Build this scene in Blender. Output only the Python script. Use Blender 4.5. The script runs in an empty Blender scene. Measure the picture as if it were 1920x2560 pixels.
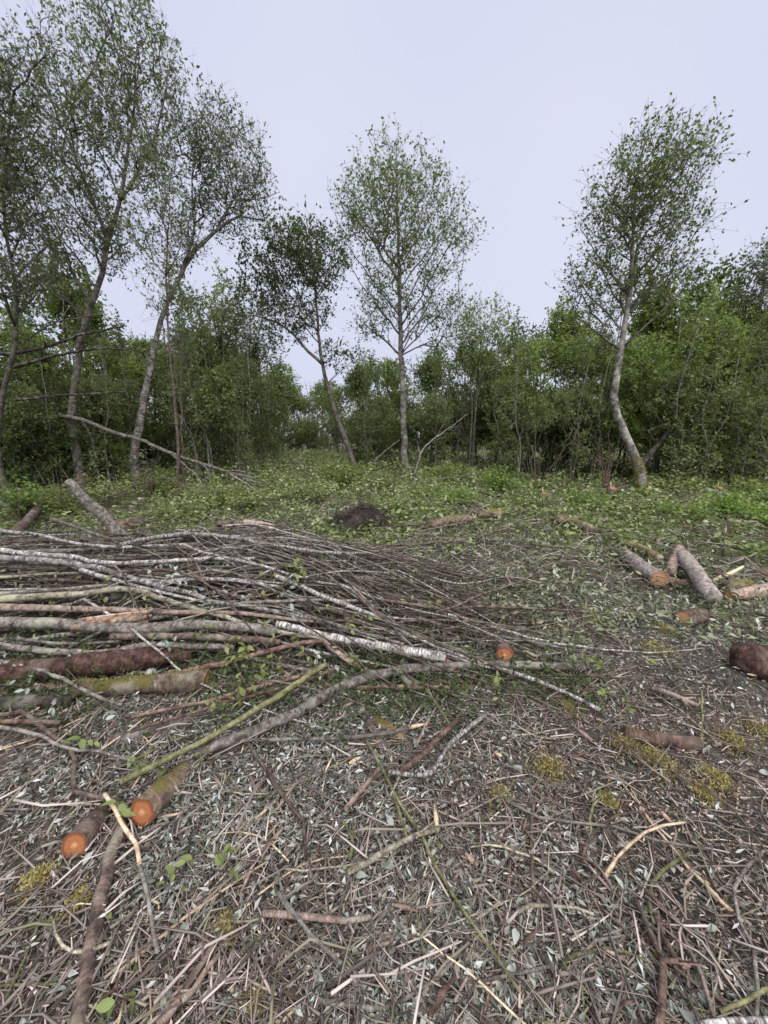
import bpy, math, random
import numpy as np
from math import radians, sin, cos, pi

# ------------------------------------------------------------------ camera, sky, sun, exposure
SC = bpy.context.scene
COL = SC.collection
F = 961.0                       # focal length in pixels of a 1920 x 2560 frame
PITCH = math.atan(195.0 / F)    # camera looks slightly down
CAM = np.array([0.0, 0.0, 1.6])
cd = bpy.data.cameras.new('camera')
cd.sensor_fit = 'VERTICAL'; cd.sensor_height = 36.0; cd.lens = F / 2560 * 36.0
cd.clip_start = 0.05; cd.clip_end = 1500
cam = bpy.data.objects.new('camera', cd); COL.objects.link(cam)
cam.location = CAM; cam.rotation_euler = (pi / 2 - PITCH, 0, 0)
SC.camera = cam

SUN_EL, SUN_AZ = radians(58), radians(215)
w = bpy.data.worlds.new('World'); SC.world = w; w.use_nodes = True
nt = w.node_tree; nt.nodes.clear()
out = nt.nodes.new('ShaderNodeOutputWorld')
sky = nt.nodes.new('ShaderNodeTexSky'); sky.sky_type = 'NISHITA'; sky.sun_disc = False
sky.sun_elevation = SUN_EL; sky.sun_rotation = SUN_AZ; sky.dust_density = 4; sky.air_density = 1.2
b1 = nt.nodes.new('ShaderNodeBackground'); b1.inputs['Strength'].default_value = 0.05
nt.links.new(sky.outputs[0], b1.inputs[0])
tc = nt.nodes.new('ShaderNodeTexCoord')
nz = nt.nodes.new('ShaderNodeTexNoise'); nz.inputs['Scale'].default_value = 1.0; nz.inputs['Detail'].default_value = 3
nt.links.new(tc.outputs['Generated'], nz.inputs['Vector'])
rp = nt.nodes.new('ShaderNodeValToRGB')
rp.color_ramp.elements[0].position = .3; rp.color_ramp.elements[0].color = (.222, .231, .300, 1)
rp.color_ramp.elements[1].position = .75; rp.color_ramp.elements[1].color = (.258, .264, .315, 1)
nt.links.new(nz.outputs['Fac'], rp.inputs[0])
b2 = nt.nodes.new('ShaderNodeBackground'); b2.inputs['Strength'].default_value = 1.0
nt.links.new(rp.outputs[0], b2.inputs[0])
mx = nt.nodes.new('ShaderNodeMixShader'); mx.inputs[0].default_value = .9      # nine tenths cloud deck, one tenth clear sky
nt.links.new(b1.outputs[0], mx.inputs[1]); nt.links.new(b2.outputs[0], mx.inputs[2])
nt.links.new(mx.outputs[0], out.inputs[0])
sl = bpy.data.lights.new('sun', 'SUN'); sl.energy = 1.5; sl.angle = radians(80); sl.color = (1, .93, .84)
sun = bpy.data.objects.new('sun', sl); COL.objects.link(sun)
sun.rotation_euler = (pi / 2 - SUN_EL, 0, radians(20))
SC.view_settings.view_transform = 'Standard'; SC.view_settings.look = 'None'
SC.view_settings.exposure = 1.6; SC.view_settings.gamma = 1.0; SC.view_settings.use_curve_mapping = False

# ------------------------------------------------------------------ helpers
RNG = np.random.default_rng(11)
FWD = np.array([0, cos(PITCH), -sin(PITCH)]); UPV = np.array([0, sin(PITCH), cos(PITCH)]); RGT = np.array([1., 0, 0])
def ray(px, py): return FWD + (px - 960) / F * RGT + (1280 - py) / F * UPV
def at(px, py, Y):                               # the point seen at a pixel, at distance Y from the camera plane
    d = ray(px, py); return CAM + d * (Y / d[1])
def ground(x, y):
    x = np.asarray(x, float); y = np.asarray(y, float)
    return (.022 * np.sin(1.7 * x + .6) * np.cos(1.3 * y + .2) + .014 * np.sin(3.9 * x + 2.1 * y) +
            .008 * np.sin(8.1 * y - 5 * x + 1) + .05 * np.sin(.35 * x + 1.) * np.sin(.28 * y))
def smooth(a, b, v):
    t = np.clip((np.asarray(v, float) - a) / (b - a), 0, 1); return t * t * (3 - 2 * t)
def pile_h(x, y):                                # the heap of cut poles
    x = np.asarray(x, float); y = np.asarray(y, float)
    sx = 1 - .93 * smooth(-1.3, 1.25, x)
    sx = sx * (1 - smooth(1.4, 2.3, x))
    prof = .52 * smooth(2.05, 3.0, y) + .06 * smooth(3.0, 3.6, y)
    return sx * prof * (1 - smooth(3.75, 4.6, y))
def surf(x, y): return ground(x, y) + pile_h(x, y)
def hit(px, py, lift=0.0, f=surf):               # where a ray meets the ground or the heap
    d = ray(px, py); t = np.concatenate([np.arange(.5, 8, .01), np.arange(8, 60, .1)])
    P = CAM + t[:, None] * d
    below = P[:, 2] < f(P[:, 0], P[:, 1]) + lift
    i = int(np.argmax(below)) if below.any() else len(t) - 1
    return P[i], t[i]

def unit(v): return v / (np.linalg.norm(v, axis=-1, keepdims=True) + 1e-9)
class MB:
    """collects vertices, faces and uvs for ONE mesh"""
    def __init__(s): s.v = []; s.q = []; s.t = []; s.uq = []; s.ut = []; s.n = 0
    def add(s, v, q=None, t=None, uq=None, ut=None):
        if q is not None and len(q):
            s.q.append(q + s.n); s.uq.append(uq if uq is not None else np.zeros((len(q), 4, 2)))
        if t is not None and len(t):
            s.t.append(t + s.n); s.ut.append(ut if ut is not None else np.zeros((len(t), 3, 2)))
        s.v.append(v); s.n += len(v)
    def mesh(s, name, mat, origin=(0, 0, 0), smooth_sh=True):
        me = bpy.data.meshes.new(name)
        if not s.v: return me
        v = np.concatenate(s.v) - np.asarray(origin, float)
        q = np.concatenate(s.q) if s.q else np.zeros((0, 4), int)
        t = np.concatenate(s.t) if s.t else np.zeros((0, 3), int)
        me.vertices.add(len(v)); me.vertices.foreach_set('co', v.astype(np.float32).ravel())
        li = np.concatenate([q.ravel(), t.ravel()]).astype(np.int32)
        me.loops.add(len(li)); me.loops.foreach_set('vertex_index', li)
        nf = len(q) + len(t); me.polygons.add(nf)
        st = np.concatenate([np.arange(len(q)) * 4, len(q) * 4 + np.arange(len(t)) * 3]).astype(np.int32)
        me.polygons.foreach_set('loop_start', st)
        uv = me.uv_layers.new(name='UVMap')
        u = [a.reshape(-1, 2) for a in s.uq] + [a.reshape(-1, 2) for a in s.ut]
        uv.data.foreach_set('uv', np.concatenate(u).astype(np.float32).ravel())
        if smooth_sh: me.polygons.foreach_set('use_smooth', np.ones(nf, bool))
        me.update(calc_edges=True); me.validate()
        me.materials.append(mat)
        return me

def resample(pts, step, jit=0.0, rng=RNG):
    pts = np.asarray(pts, float)
    P = np.vstack([2 * pts[0] - pts[1], pts, 2 * pts[-1] - pts[-2]])
    res = []
    for i in range(1, len(P) - 2):
        n = max(1, int(np.linalg.norm(P[i + 1] - P[i]) / step))
        s = np.arange(n)[:, None] / n
        a, b, c, d = P[i - 1], P[i], P[i + 1], P[i + 2]
        res.append(.5 * (2 * b + (c - a) * s + (2 * a - 5 * b + 4 * c - d) * s ** 2 + (3 * b - a - 3 * c + d) * s ** 3))
    res = np.vstack(res + [pts[-1:]])
    if jit: res[1:-1] += rng.normal(0, jit, (len(res) - 2, 3))
    return res
def tube(mb, pts, rad, seg=8, lump=0.0, caps=True, rng=RNG, oval=0.0):
    pts = np.asarray(pts, float); n = len(pts); rad = np.broadcast_to(np.asarray(rad, float), (n,))
    T = unit(np.gradient(pts, axis=0)) if n > 1 else None
    a = np.array([0, 0, 1.]) if abs(T[0][2]) < .8 else np.array([1., 0, 0])
    N = np.zeros((n, 3)); N[0] = unit(np.cross(T[0], a))
    for i in range(1, n):
        v = N[i - 1] - T[i] * np.dot(N[i - 1], T[i]); N[i] = v / (np.linalg.norm(v) + 1e-9)
    B = np.cross(T, N)
    th = np.arange(seg) / seg * 2 * pi
    R = rad[:, None] * np.ones(seg)
    if lump:
        ph = rng.uniform(0, 6, 4); s = np.arange(n)[:, None]
        R = R * (1 + lump * (np.sin(2 * th + ph[0] + .35 * s) * .6 + np.sin(3 * th + ph[1] - .6 * s) * .5 + rng.normal(0, .35, (n, seg))))
    v = pts[:, None] + R[..., None] * (np.cos(th)[None, :, None] * N[:, None] + np.sin(th)[None, :, None] * B[:, None] * (1 - oval))
    L = np.concatenate([[0], np.cumsum(np.linalg.norm(np.diff(pts, axis=0), axis=1))]) + rng.uniform(0, 20)
    i = np.arange(n - 1)[:, None]; j = np.arange(seg)[None]; k = (j + 1) % seg
    q = np.stack([i * seg + j, i * seg + k, (i + 1) * seg + k, (i + 1) * seg + j], -1).reshape(-1, 4)
    circ = 2 * pi * rad.mean()
    u0 = (j / seg * circ) + 0 * i; u1 = ((j + 1) / seg * circ) + 0 * i; w0 = L[:-1, None] + 0 * j; w1 = L[1:, None] + 0 * j
    uq = np.stack([np.stack([u0, w0], -1), np.stack([u1, w0], -1), np.stack([u1, w1], -1), np.stack([u0, w1], -1)], -2).reshape(-1, 4, 2)
    V = v.reshape(-1, 3)
    tt = None
    if caps:
        V = np.vstack([V, pts[:1], pts[-1:]]); jj = np.arange(seg); kk = (jj + 1) % seg; e = (n - 1) * seg
        tt = np.vstack([np.stack([kk, jj, np.full(seg, n * seg)], -1), np.stack([e + jj, e + kk, np.full(seg, n * seg + 1)], -1)])
    mb.add(V, q, tt, uq)
    return T[0], T[-1]
def leaves(mb, base, d, L, W, rng=RNG, up=.6, fold=.18):
    n = len(base); d = unit(d); L = np.broadcast_to(L, (n,)); W = np.broadcast_to(W, (n,))
    nn = rng.normal(0, 1, (n, 3)); nn[:, 2] += up * 2
    s = unit(np.cross(d, nn)); nn = np.cross(s, d)
    f = (fold * (rng.random(n) * 1.6 - .3))[:, None] * W[:, None] * nn
    m = base + d * (L * .45)[:, None]
    V = np.stack([base, m + s * (W / 2)[:, None] + f, base + d * L[:, None] - nn * (L * .12)[:, None] * rng.random((n, 1)), m - s * (W / 2)[:, None] + f], 1).reshape(-1, 3)
    o = np.arange(n)[:, None] * 4
    mb.add(V, None, np.concatenate([o + [0, 1, 2], o + [0, 2, 3]]))

def tag(o, label=None, cat=None, group=None, kind=None):
    if label: o['label'] = label
    if cat: o['category'] = cat
    if group: o['group'] = group
    if kind: o['kind'] = kind
    return o
def link(name, data, parent=None, loc=None):
    o = bpy.data.objects.new(name, data); COL.objects.link(o)
    if parent is not None: o.parent = parent
    if loc is not None: o.location = loc
    return o
def empty(name, loc): 
    o = link(name, None, None, loc); o.empty_display_size = .2; return o
def copy_tree(o, loc, rz=0., sc=1., sz=None):
    c = o.copy(); COL.objects.link(c); c.location = loc; c.rotation_euler = (0, 0, rz); c.scale = (sc, sc, sz or sc)
    for ch in list(o.children):
        k = ch.copy(); COL.objects.link(k); k.parent = c
    return c

# ------------------------------------------------------------------ materials
def newmat(name):
    m = bpy.data.materials.new(name); m.use_nodes = True; t = m.node_tree; t.nodes.clear()
    o = t.nodes.new('ShaderNodeOutputMaterial'); return m, t, o
def N(t, ty, **kw):
    n = t.nodes.new(ty)
    for k, v in kw.items():
        if k in n.inputs.keys(): n.inputs[k].default_value = v
        else: setattr(n, k, v)
    return n
def ramp(t, fac, stops):
    r = t.nodes.new('ShaderNodeValToRGB'); e = r.color_ramp.elements
    while len(e) < len(stops): e.new(.5)
    for i, (p, c) in enumerate(stops): e[i].position = p; e[i].color = (*c, 1)
    t.links.new(fac, r.inputs[0]); return r.outputs[0]
def mixc(t, fac, a, b, mode='MIX'):
    m = t.nodes.new('ShaderNodeMix'); m.data_type = 'RGBA'; m.blend_type = mode
    for s, v in ((m.inputs[0], fac), (m.inputs[6], a), (m.inputs[7], b)):
        if isinstance(v, (int, float)): s.default_value = v
        elif isinstance(v, tuple): s.default_value = (*v, 1)
        else: t.links.new(v, s)
    return m.outputs[2]
def bark(name, base, dark, light, band=.5, moss=0., spots=.3, rough=.85, lich=(.5, .52, .42), k=1.):
    """bark in tube uvs: v runs along the stem in metres, u round it"""
    m, t, o = newmat(name)
    uv = N(t, 'ShaderNodeUVMap'); oi = N(t, 'ShaderNodeObjectInfo')
    mp = N(t, 'ShaderNodeMapping'); mp.inputs['Scale'].default_value = (9 * k, 55 * k, 1); t.links.new(uv.outputs[0], mp.inputs[0])
    n1 = N(t, 'ShaderNodeTexNoise', Scale=1.6, Detail=4., Roughness=.65); t.links.new(mp.outputs[0], n1.inputs['Vector'])
    tc = N(t, 'ShaderNodeTexCoord')
    n2 = N(t, 'ShaderNodeTexNoise', Scale=22. * k, Detail=5., Roughness=.7); t.links.new(tc.outputs['Object'], n2.inputs['Vector'])
    n3 = N(t, 'ShaderNodeTexNoise', Scale=4.5 * min(1, k * 1.6), Detail=3.); t.links.new(tc.outputs['Object'], n3.inputs['Vector'])
    c = ramp(t, n2.outputs['Fac'], [(.37, dark), (.5, base), (.64, light)])
    bd = ramp(t, n1.outputs['Fac'], [(.42, (0, 0, 0)), (.56, (1, 1, 1))])
    inv = N(t, 'ShaderNodeMath', operation='MULTIPLY_ADD'); t.links.new(bd, inv.inputs[0]); inv.inputs[1].default_value = -band; inv.inputs[2].default_value = band
    c = mixc(t, inv.outputs[0], c, dark)
    if spots:
        sp = ramp(t, n3.outputs['Fac'], [(.56, (0, 0, 0)), (.64, (spots,) * 3)]); c = mixc(t, sp, c, lich)
    if moss:
        n4 = N(t, 'ShaderNodeTexNoise', Scale=7., Detail=4.); t.links.new(tc.outputs['Object'], n4.inputs['Vector'])
        g = N(t, 'ShaderNodeNewGeometry'); sx = N(t, 'ShaderNodeSeparateXYZ'); t.links.new(g.outputs['Normal'], sx.inputs[0])
        ad = N(t, 'ShaderNodeMath', operation='MULTIPLY_ADD'); t.links.new(sx.outputs['Z'], ad.inputs[0]); ad.inputs[1].default_value = .2; t.links.new(n4.outputs['Fac'], ad.inputs[2])
        ms = ramp(t, ad.outputs[0], [(.80 - moss * .2, (0, 0, 0)), (.92 - moss * .2, (.85, .85, .85))])
        c = mixc(t, ms, c, (.14, .125, .03))
    hs = N(t, 'ShaderNodeHueSaturation'); t.links.new(c, hs.inputs['Color'])
    mr = N(t, 'ShaderNodeMapRange'); t.links.new(oi.outputs['Random'], mr.inputs[0]); mr.inputs[3].default_value = .72; mr.inputs[4].default_value = 1.25
    t.links.new(mr.outputs[0], hs.inputs['Value'])
    p = N(t, 'ShaderNodeBsdfPrincipled', Roughness=rough); p.inputs['Specular IOR Level'].default_value = .25
    t.links.new(hs.outputs[0], p.inputs['Base Color'])
    ad = N(t, 'ShaderNodeMath', operation='ADD'); t.links.new(n1.outputs['Fac'], ad.inputs[0]); t.links.new(n2.outputs['Fac'], ad.inputs[1])
    bp = N(t, 'ShaderNodeBump', Strength=.9, Distance=.012); t.links.new(ad.outputs[0], bp.inputs['Height']); t.links.new(bp.outputs[0], p.inputs['Normal'])
    t.links.new(p.outputs[0], o.inputs[0]); return m
def foliage(name, stops, trans=.35, rough=.5, spec=.35):
    m, t, o = newmat(name)
    g = N(t, 'ShaderNodeNewGeometry'); c = ramp(t, g.outputs['Random Per Island'], stops)
    oi = N(t, 'ShaderNodeObjectInfo'); hs = N(t, 'ShaderNodeHueSaturation'); t.links.new(c, hs.inputs['Color'])
    mr = N(t, 'ShaderNodeMapRange'); t.links.new(oi.outputs['Random'], mr.inputs[0]); mr.inputs[3].default_value = .8; mr.inputs[4].default_value = 1.2
    t.links.new(mr.outputs[0], hs.inputs['Value'])
    p = N(t, 'ShaderNodeBsdfPrincipled', Roughness=rough); p.inputs['Specular IOR Level'].default_value = spec
    t.links.new(hs.outputs[0], p.inputs['Base Color'])
    if trans:
        tr = N(t, 'ShaderNodeBsdfTranslucent'); tcol = mixc(t, 1., hs.outputs[0], (1.3, 1.5, .6), 'MULTIPLY'); t.links.new(tcol, tr.inputs[0])
        ms = N(t, 'ShaderNodeMixShader'); ms.inputs[0].default_value = trans
        t.links.new(p.outputs[0], ms.inputs[1]); t.links.new(tr.outputs[0], ms.inputs[2]); t.links.new(ms.outputs[0], o.inputs[0])
    else: t.links.new(p.outputs[0], o.inputs[0])
    return m
def cutwood(name, core, mid, rim, ring=60.):
    """sawn end: local xy is the disc plane, rings round the pith"""
    m, t, o = newmat(name)
    uv = N(t, 'ShaderNodeUVMap')
    n0 = N(t, 'ShaderNodeTexNoise', Scale=3., Detail=3.); t.links.new(uv.outputs[0], n0.inputs['Vector'])
    ln = N(t, 'ShaderNodeVectorMath', operation='LENGTH'); t.links.new(uv.outputs[0], ln.inputs[0])
    ad = N(t, 'ShaderNodeMath', operation='MULTIPLY_ADD'); t.links.new(n0.outputs['Fac'], ad.inputs[0]); ad.inputs[1].default_value = .35; t.links.new(ln.outputs['Value'], ad.inputs[2])
    c = ramp(t, ad.outputs[0], [(.22, core), (.5, mid), (.85, mid), (1.08, rim)])
    sn = N(t, 'ShaderNodeMath', operation='MULTIPLY'); t.links.new(ad.outputs[0], sn.inputs[0]); sn.inputs[1].default_value = ring
    s2 = N(t, 'ShaderNodeMath', operation='SINE'); t.links.new(sn.outputs[0], s2.inputs[0])
    rr = ramp(t, s2.outputs[0], [(0., (1, 1, 1)), (.9, (.72, .66, .6))]); c = mixc(t, .8, c, rr, 'MULTIPLY')
    n5 = N(t, 'ShaderNodeTexNoise', Scale=14., Detail=4.); t.links.new(uv.outputs[0], n5.inputs['Vector'])
    dd = ramp(t, n5.outputs['Fac'], [(.35, (.6, .5, .45)), (.6, (1, 1, 1))]); c = mixc(t, .7, c, dd, 'MULTIPLY')
    p = N(t, 'ShaderNodeBsdfPrincipled', Roughness=.75); t.links.new(c, p.inputs['Base Color'])
    bp = N(t, 'ShaderNodeBump', Strength=.4, Distance=.004); t.links.new(n5.outputs['Fac'], bp.inputs['Height']); t.links.new(bp.outputs[0], p.inputs['Normal'])
    t.links.new(p.outputs[0], o.inputs[0]); return m

M = {}
M['birch'] = bark('birch_bark', (.40, .385, .375), (.06, .053, .05), (.66, .65, .64), band=.85, spots=.25)
M['grey'] = bark('grey_bark', (.165, .148, .132), (.055, .046, .04), (.32, .30, .28), band=.45, spots=.3)
M['brown'] = bark('brown_bark', (.115, .085, .07), (.04, .028, .024), (.21, .165, .14), band=.4, spots=.15)
M['red'] = bark('reddish_bark', (.165, .108, .088), (.06, .038, .03), (.29, .2, .165), band=.35, spots=.12)
M['dark'] = bark('dark_bark', (.05, .041, .036), (.016, .013, .012), (.11, .095, .085), band=.5, spots=.2)
M['green'] = bark('green_bark', (.17, .17, .085), (.07, .075, .03), (.27, .27, .15), band=.3, spots=.1)
M['lichen'] = bark('lichen_bark', (.36, .34, .26), (.12, .10, .07), (.55, .54, .42), band=.4, spots=.7, lich=(.55, .55, .38))
M['pink'] = bark('pinkish_bark', (.34, .25, .21), (.12, .085, .07), (.5, .41, .36), band=.45, spots=.2)
M['mossbark'] = bark('mossy_bark', (.20, .15, .11), (.07, .05, .04), (.32, .26, .2), band=.4, moss=.75)
M['trunk'] = bark('alder_bark', (.19, .178, .16), (.06, .053, .046), (.35, .34, .32), band=.55, spots=.45, lich=(.5, .5, .46), k=.32)
M['trunkd'] = bark('dark_alder_bark', (.12, .105, .09), (.04, .035, .03), (.22, .2, .18), band=.5, spots=.3, lich=(.3, .3, .25), k=.32)
M['treebirch'] = bark('birch_trunk_bark', (.36, .34, .32), (.06, .052, .048), (.55, .54, .53), band=.85, spots=.4, lich=(.1, .085, .075), k=.3)
M['rot'] = bark('rotten_wood', (.095, .052, .043), (.025, .014, .012), (.20, .12, .095), band=.5, spots=.1)
M['pale'] = bark('split_wood', (.62, .50, .34), (.36, .26, .17), (.78, .68, .52), band=.3, spots=0, rough=.7)
M['board'] = bark('weathered_wood', (.38, .27, .20), (.15, .09, .06), (.58, .45, .36), band=.2, spots=0)
M['cut'] = cutwood('orange_sawn_end', (.58, .36, .18), (.37, .145, .055), (.20, .07, .03), ring=45)
M['cutp'] = cutwood('pale_sawn_end', (.62, .42, .24), (.62, .38, .20), (.45, .24, .12))
M['cutr'] = cutwood('red_sawn_end', (.17, .085, .065), (.16, .075, .058), (.09, .045, .035), ring=0)
M['palebark'] = bark('pale_grey_bark', (.40, .35, .32), (.13, .11, .10), (.56, .51, .48), band=.5, spots=.2)
M['leaf_alder'] = foliage('alder_leaf', [(0, (.058, .075, .034)), (.4, (.11, .148, .056)), (.8, (.16, .21, .08)), (1, (.23, .28, .13))], trans=.42)
M['leaf_dark'] = foliage('dark_leaf', [(0, (.04, .056, .024)), (.5, (.078, .115, .04)), (1, (.13, .18, .065))], trans=.4)
M['leaf_willow'] = foliage('willow_leaf', [(0, (.068, .082, .05)), (.5, (.12, .15, .083)), (.85, (.17, .21, .112)), (1, (.27, .3, .21))], trans=.42)
M['leaf_thicket'] = foliage('thicket_leaf', [(0, (.07, .096, .032)), (.5, (.155, .208, .068)), (1, (.265, .325, .11))], trans=.4)
M['leaf_far'] = foliage('far_leaf', [(0, (.09, .115, .055)), (.6, (.17, .21, .095)), (1, (.26, .3, .15))], trans=.4)
M['leaf_under'] = foliage('undergrowth_leaf', [(0, (.055, .072, .03)), (.35, (.145, .19, .068)), (.72, (.235, .295, .11)), (.93, (.34, .39, .22)), (1, (.5, .54, .4))], trans=.3)
M['leaf_slash'] = foliage('slash_leaf', [(0, (.06, .068, .04)), (.25, (.13, .16, .085)), (.5, (.2, .245, .13)), (.65, (.27, .24, .17)), (.85, (.32, .37, .25)), (1, (.5, .54, .48))], trans=.15)
M['leaf_bright'] = foliage('bright_leaf', [(0, (.10, .17, .035)), (.6, (.17, .27, .06)), (1, (.26, .37, .10))], trans=.35)
M['leaf_sprig'] = foliage('sprig_leaf', [(0, (.12, .145, .055)), (.6, (.2, .235, .085)), (1, (.3, .34, .15))], trans=.3)
M['leaf_silver'] = foliage('silver_leaf', [(0, (.2, .235, .2)), (.6, (.32, .36, .33)), (1, (.46, .5, .48))], trans=.15)
M['litter'] = foliage('leaf_litter', [(0, (.028, .03, .027)), (.2, (.09, .105, .085)), (.45, (.18, .205, .17)), (.62, (.26, .25, .23)), (.82, (.35, .385, .35)), (.94, (.47, .51, .49)), (1, (.6, .64, .64))], trans=0)
M['chips'] = foliage('wood_chips', [(0, (.12, .085, .07)), (.35, (.24, .175, .145)), (.7, (.38, .29, .245)), (.93, (.5, .4, .34)), (1, (.66, .56, .47))], trans=0, rough=.8)
M['twigs'] = foliage('twigs', [(0, (.045, .037, .035)), (.3, (.13, .107, .099)), (.6, (.22, .184, .168)), (.72, (.18, .172, .115)), (.88, (.36, .30, .275)), (1, (.54, .48, .45))], trans=0, rough=.8)
M['moss'] = foliage('moss_blades', [(0, (.16, .13, .05)), (.5, (.28, .24, .085)), (1, (.42, .37, .16))], trans=.2, rough=.9)
M['heaptwig'] = foliage('heap_twig', [(0, (.03, .025, .023)), (.5, (.09, .077, .07)), (.85, (.17, .15, .135)), (1, (.3, .27, .25))], trans=0, rough=.8)
M['grass'] = foliage('grass_blades', [(0, (.05, .08, .02)), (.6, (.11, .16, .04)), (1, (.22, .26, .10))], trans=.3)
def soil():
    m, t, o = newmat('soil')
    tc = N(t, 'ShaderNodeTexCoord')
    n1 = N(t, 'ShaderNodeTexNoise', Scale=1.1, Detail=6., Roughness=.7); n2 = N(t, 'ShaderNodeTexNoise', Scale=55., Detail=6., Roughness=.75)
    vo = N(t, 'ShaderNodeTexVoronoi', Scale=70.)
    for n in (n1, n2, vo): t.links.new(tc.outputs['Object'], n.inputs['Vector'])
    c = ramp(t, n2.outputs['Fac'], [(.34, (.022, .019, .018)), (.5, (.085, .072, .066)), (.68, (.21, .18, .165))])
    c2 = ramp(t, vo.outputs['Color'], [(.2, (.04, .038, .033)), (.6, (.12, .115, .098)), (.9, (.27, .235, .215))])
    c = mixc(t, .5, c, c2)
    g = ramp(t, n1.outputs['Fac'], [(.4, (.75, .8, .7)), (.65, (1.15, .95, .88))]); c = mixc(t, 1., c, g, 'MULTIPLY')
    p = N(t, 'ShaderNodeBsdfPrincipled', Roughness=.95); t.links.new(c, p.inputs['Base Color'])
    bp = N(t, 'ShaderNodeBump', Strength=1., Distance=.02); t.links.new(n2.outputs['Fac'], bp.inputs['Height']); t.links.new(bp.outputs[0], p.inputs['Normal'])
    t.links.new(p.outputs[0], o.inputs[0]); return m
M['soil'] = soil()
def heap():
    m, t, o = newmat('heap_soil'); tc = N(t, 'ShaderNodeTexCoord'); n2 = N(t, 'ShaderNodeTexNoise', Scale=30., Detail=6., Roughness=.75)
    t.links.new(tc.outputs['Object'], n2.inputs['Vector'])
    c = ramp(t, n2.outputs['Fac'], [(.3, (.018, .013, .013)), (.55, (.055, .04, .04)), (.75, (.12, .09, .085))])
    p = N(t, 'ShaderNodeBsdfPrincipled', Roughness=.95); t.links.new(c, p.inputs['Base Color'])
    bp = N(t, 'ShaderNodeBump', Strength=1., Distance=.03); t.links.new(n2.outputs['Fac'], bp.inputs['Height']); t.links.new(bp.outputs[0], p.inputs['Normal'])
    t.links.new(p.outputs[0], o.inputs[0]); return m
M['heap'] = heap()

# ------------------------------------------------------------------ ground
def make_ground():
    a = np.sinh(np.linspace(-5.2, 5.2, 260)); xs = a / a.max() * 400
    b = np.sinh(np.linspace(-4.2, 5.2, 260)); ys = b / b.max() * 400 + 2
    X, Y = np.meshgrid(xs, ys); Z = ground(X, Y)
    V = np.stack([X, Y, Z], -1).reshape(-1, 3); n = 260
    i, j = np.meshgrid(np.arange(n - 1), np.arange(n - 1), indexing='ij'); k = (i * n + j).ravel()
    mb = MB(); mb.add(V, np.stack([k, k + 1, k + n + 1, k + n], -1))
    tag(link('ground', mb.mesh('ground', M['soil'])), kind='structure')
make_ground()

# ------------------------------------------------------------------ trees
def grow(rng, tp, tr, ells, ntar, z0, tip=.006, asc=.6, step=.3, prim=16, gap=.7):
    """limbs reach from the trunk to points spread through the crown; returns chains of points and radii"""
    tl = [p for p, r in zip(tp, tr)]
    nodes = np.zeros(((ntar + prim) * 26 + len(tl) + 10, 3)); par = np.full(len(nodes), -1); cnt = np.zeros(len(nodes)); 
    nt_ = len(tl); nodes[:nt_] = tl; par[1:nt_] = np.arange(nt_ - 1); n = nt_
    usable = np.zeros(len(nodes), bool); usable[:nt_] = np.array(tl)[:, 2] > z0
    vol = np.array([e[1][0] * e[1][1] * e[1][2] for e in ells]) ** .8; pick = rng.choice(len(ells), ntar, p=vol / vol.sum())
    d = unit(rng.normal(0, 1, (ntar, 3))) * (rng.random((ntar, 1)) ** (1 / 3.))
    tg = np.array([np.asarray(ells[k][0]) + d[i] * np.asarray(ells[k][1]) for i, k in enumerate(pick)])
    tpa = np.array(tl)
    dist = np.sqrt(((tg[:, None] - tpa[None]) ** 2).sum(-1)).min(1); tg = tg[np.argsort(dist)]
    far = tg[int(len(tg) * .55):]; first = []
    for q in far[rng.permutation(len(far))]:
        if len(first) < prim and all(np.linalg.norm(q - f) > gap for f in first): first.append(q)
    first.sort(key=lambda q: q[2])
    chains = []
    for qi, q in enumerate(first + list(tg)):
        dv = q - nodes[:n]; dd = np.sqrt((dv ** 2).sum(1)); h = np.hypot(dv[:, 0], dv[:, 1])
        sc = dd + 1.1 * np.maximum(0, asc * h - dv[:, 2]); sc[~usable[:n]] = 1e9
        if qi < len(first): sc = np.abs(dv[:, 2] - 1.25 * h) + .2 * h; sc[~usable[:n]] = 1e9; sc[nt_:] = 1e9
        a = int(np.argmin(sc)); L = dd[a]
        if L < .08: continue
        p0 = nodes[a]; pd = unit(p0 - nodes[par[a]]) if par[a] >= 0 else np.array([0, 0, 1.])
        c = p0 + (q - p0) * .5 + (pd * (.22 if qi >= len(first) else .02) - np.array([0, 0, .05])) * L * .5 + rng.normal(0, .05 if qi >= len(first) else .03, 3) * L
        m = int(np.clip(L / step, 2, 24)); s = (np.arange(1, m + 1) / m)[:, None]
        P = (1 - s) ** 2 * p0 + 2 * s * (1 - s) * c + s ** 2 * q
        P[:-1] += rng.normal(0, .02, (m - 1, 3)) * min(1, L)
        idx = np.arange(n, n + m); nodes[idx] = P; par[idx] = np.concatenate([[a], idx[:-1]]); usable[idx] = True; cnt[n + m - 1] = 1
        n += m; chains.append((a, idx))
    for i in range(n - 1, nt_, -1):
        cnt[par[i]] += cnt[i]
    res = []
    rt = np.array(tr)
    for a, idx in chains:
        r = tip * np.maximum(cnt[idx], 1) ** .5
        r0 = min(r[0] * 1.15, rt[a] * .7) if a < nt_ else r[0]
        r = np.minimum(r, max(r0, tip)); res.append((np.vstack([nodes[a], nodes[idx]]), np.concatenate([[r0], r]), a < nt_))
    return res
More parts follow.
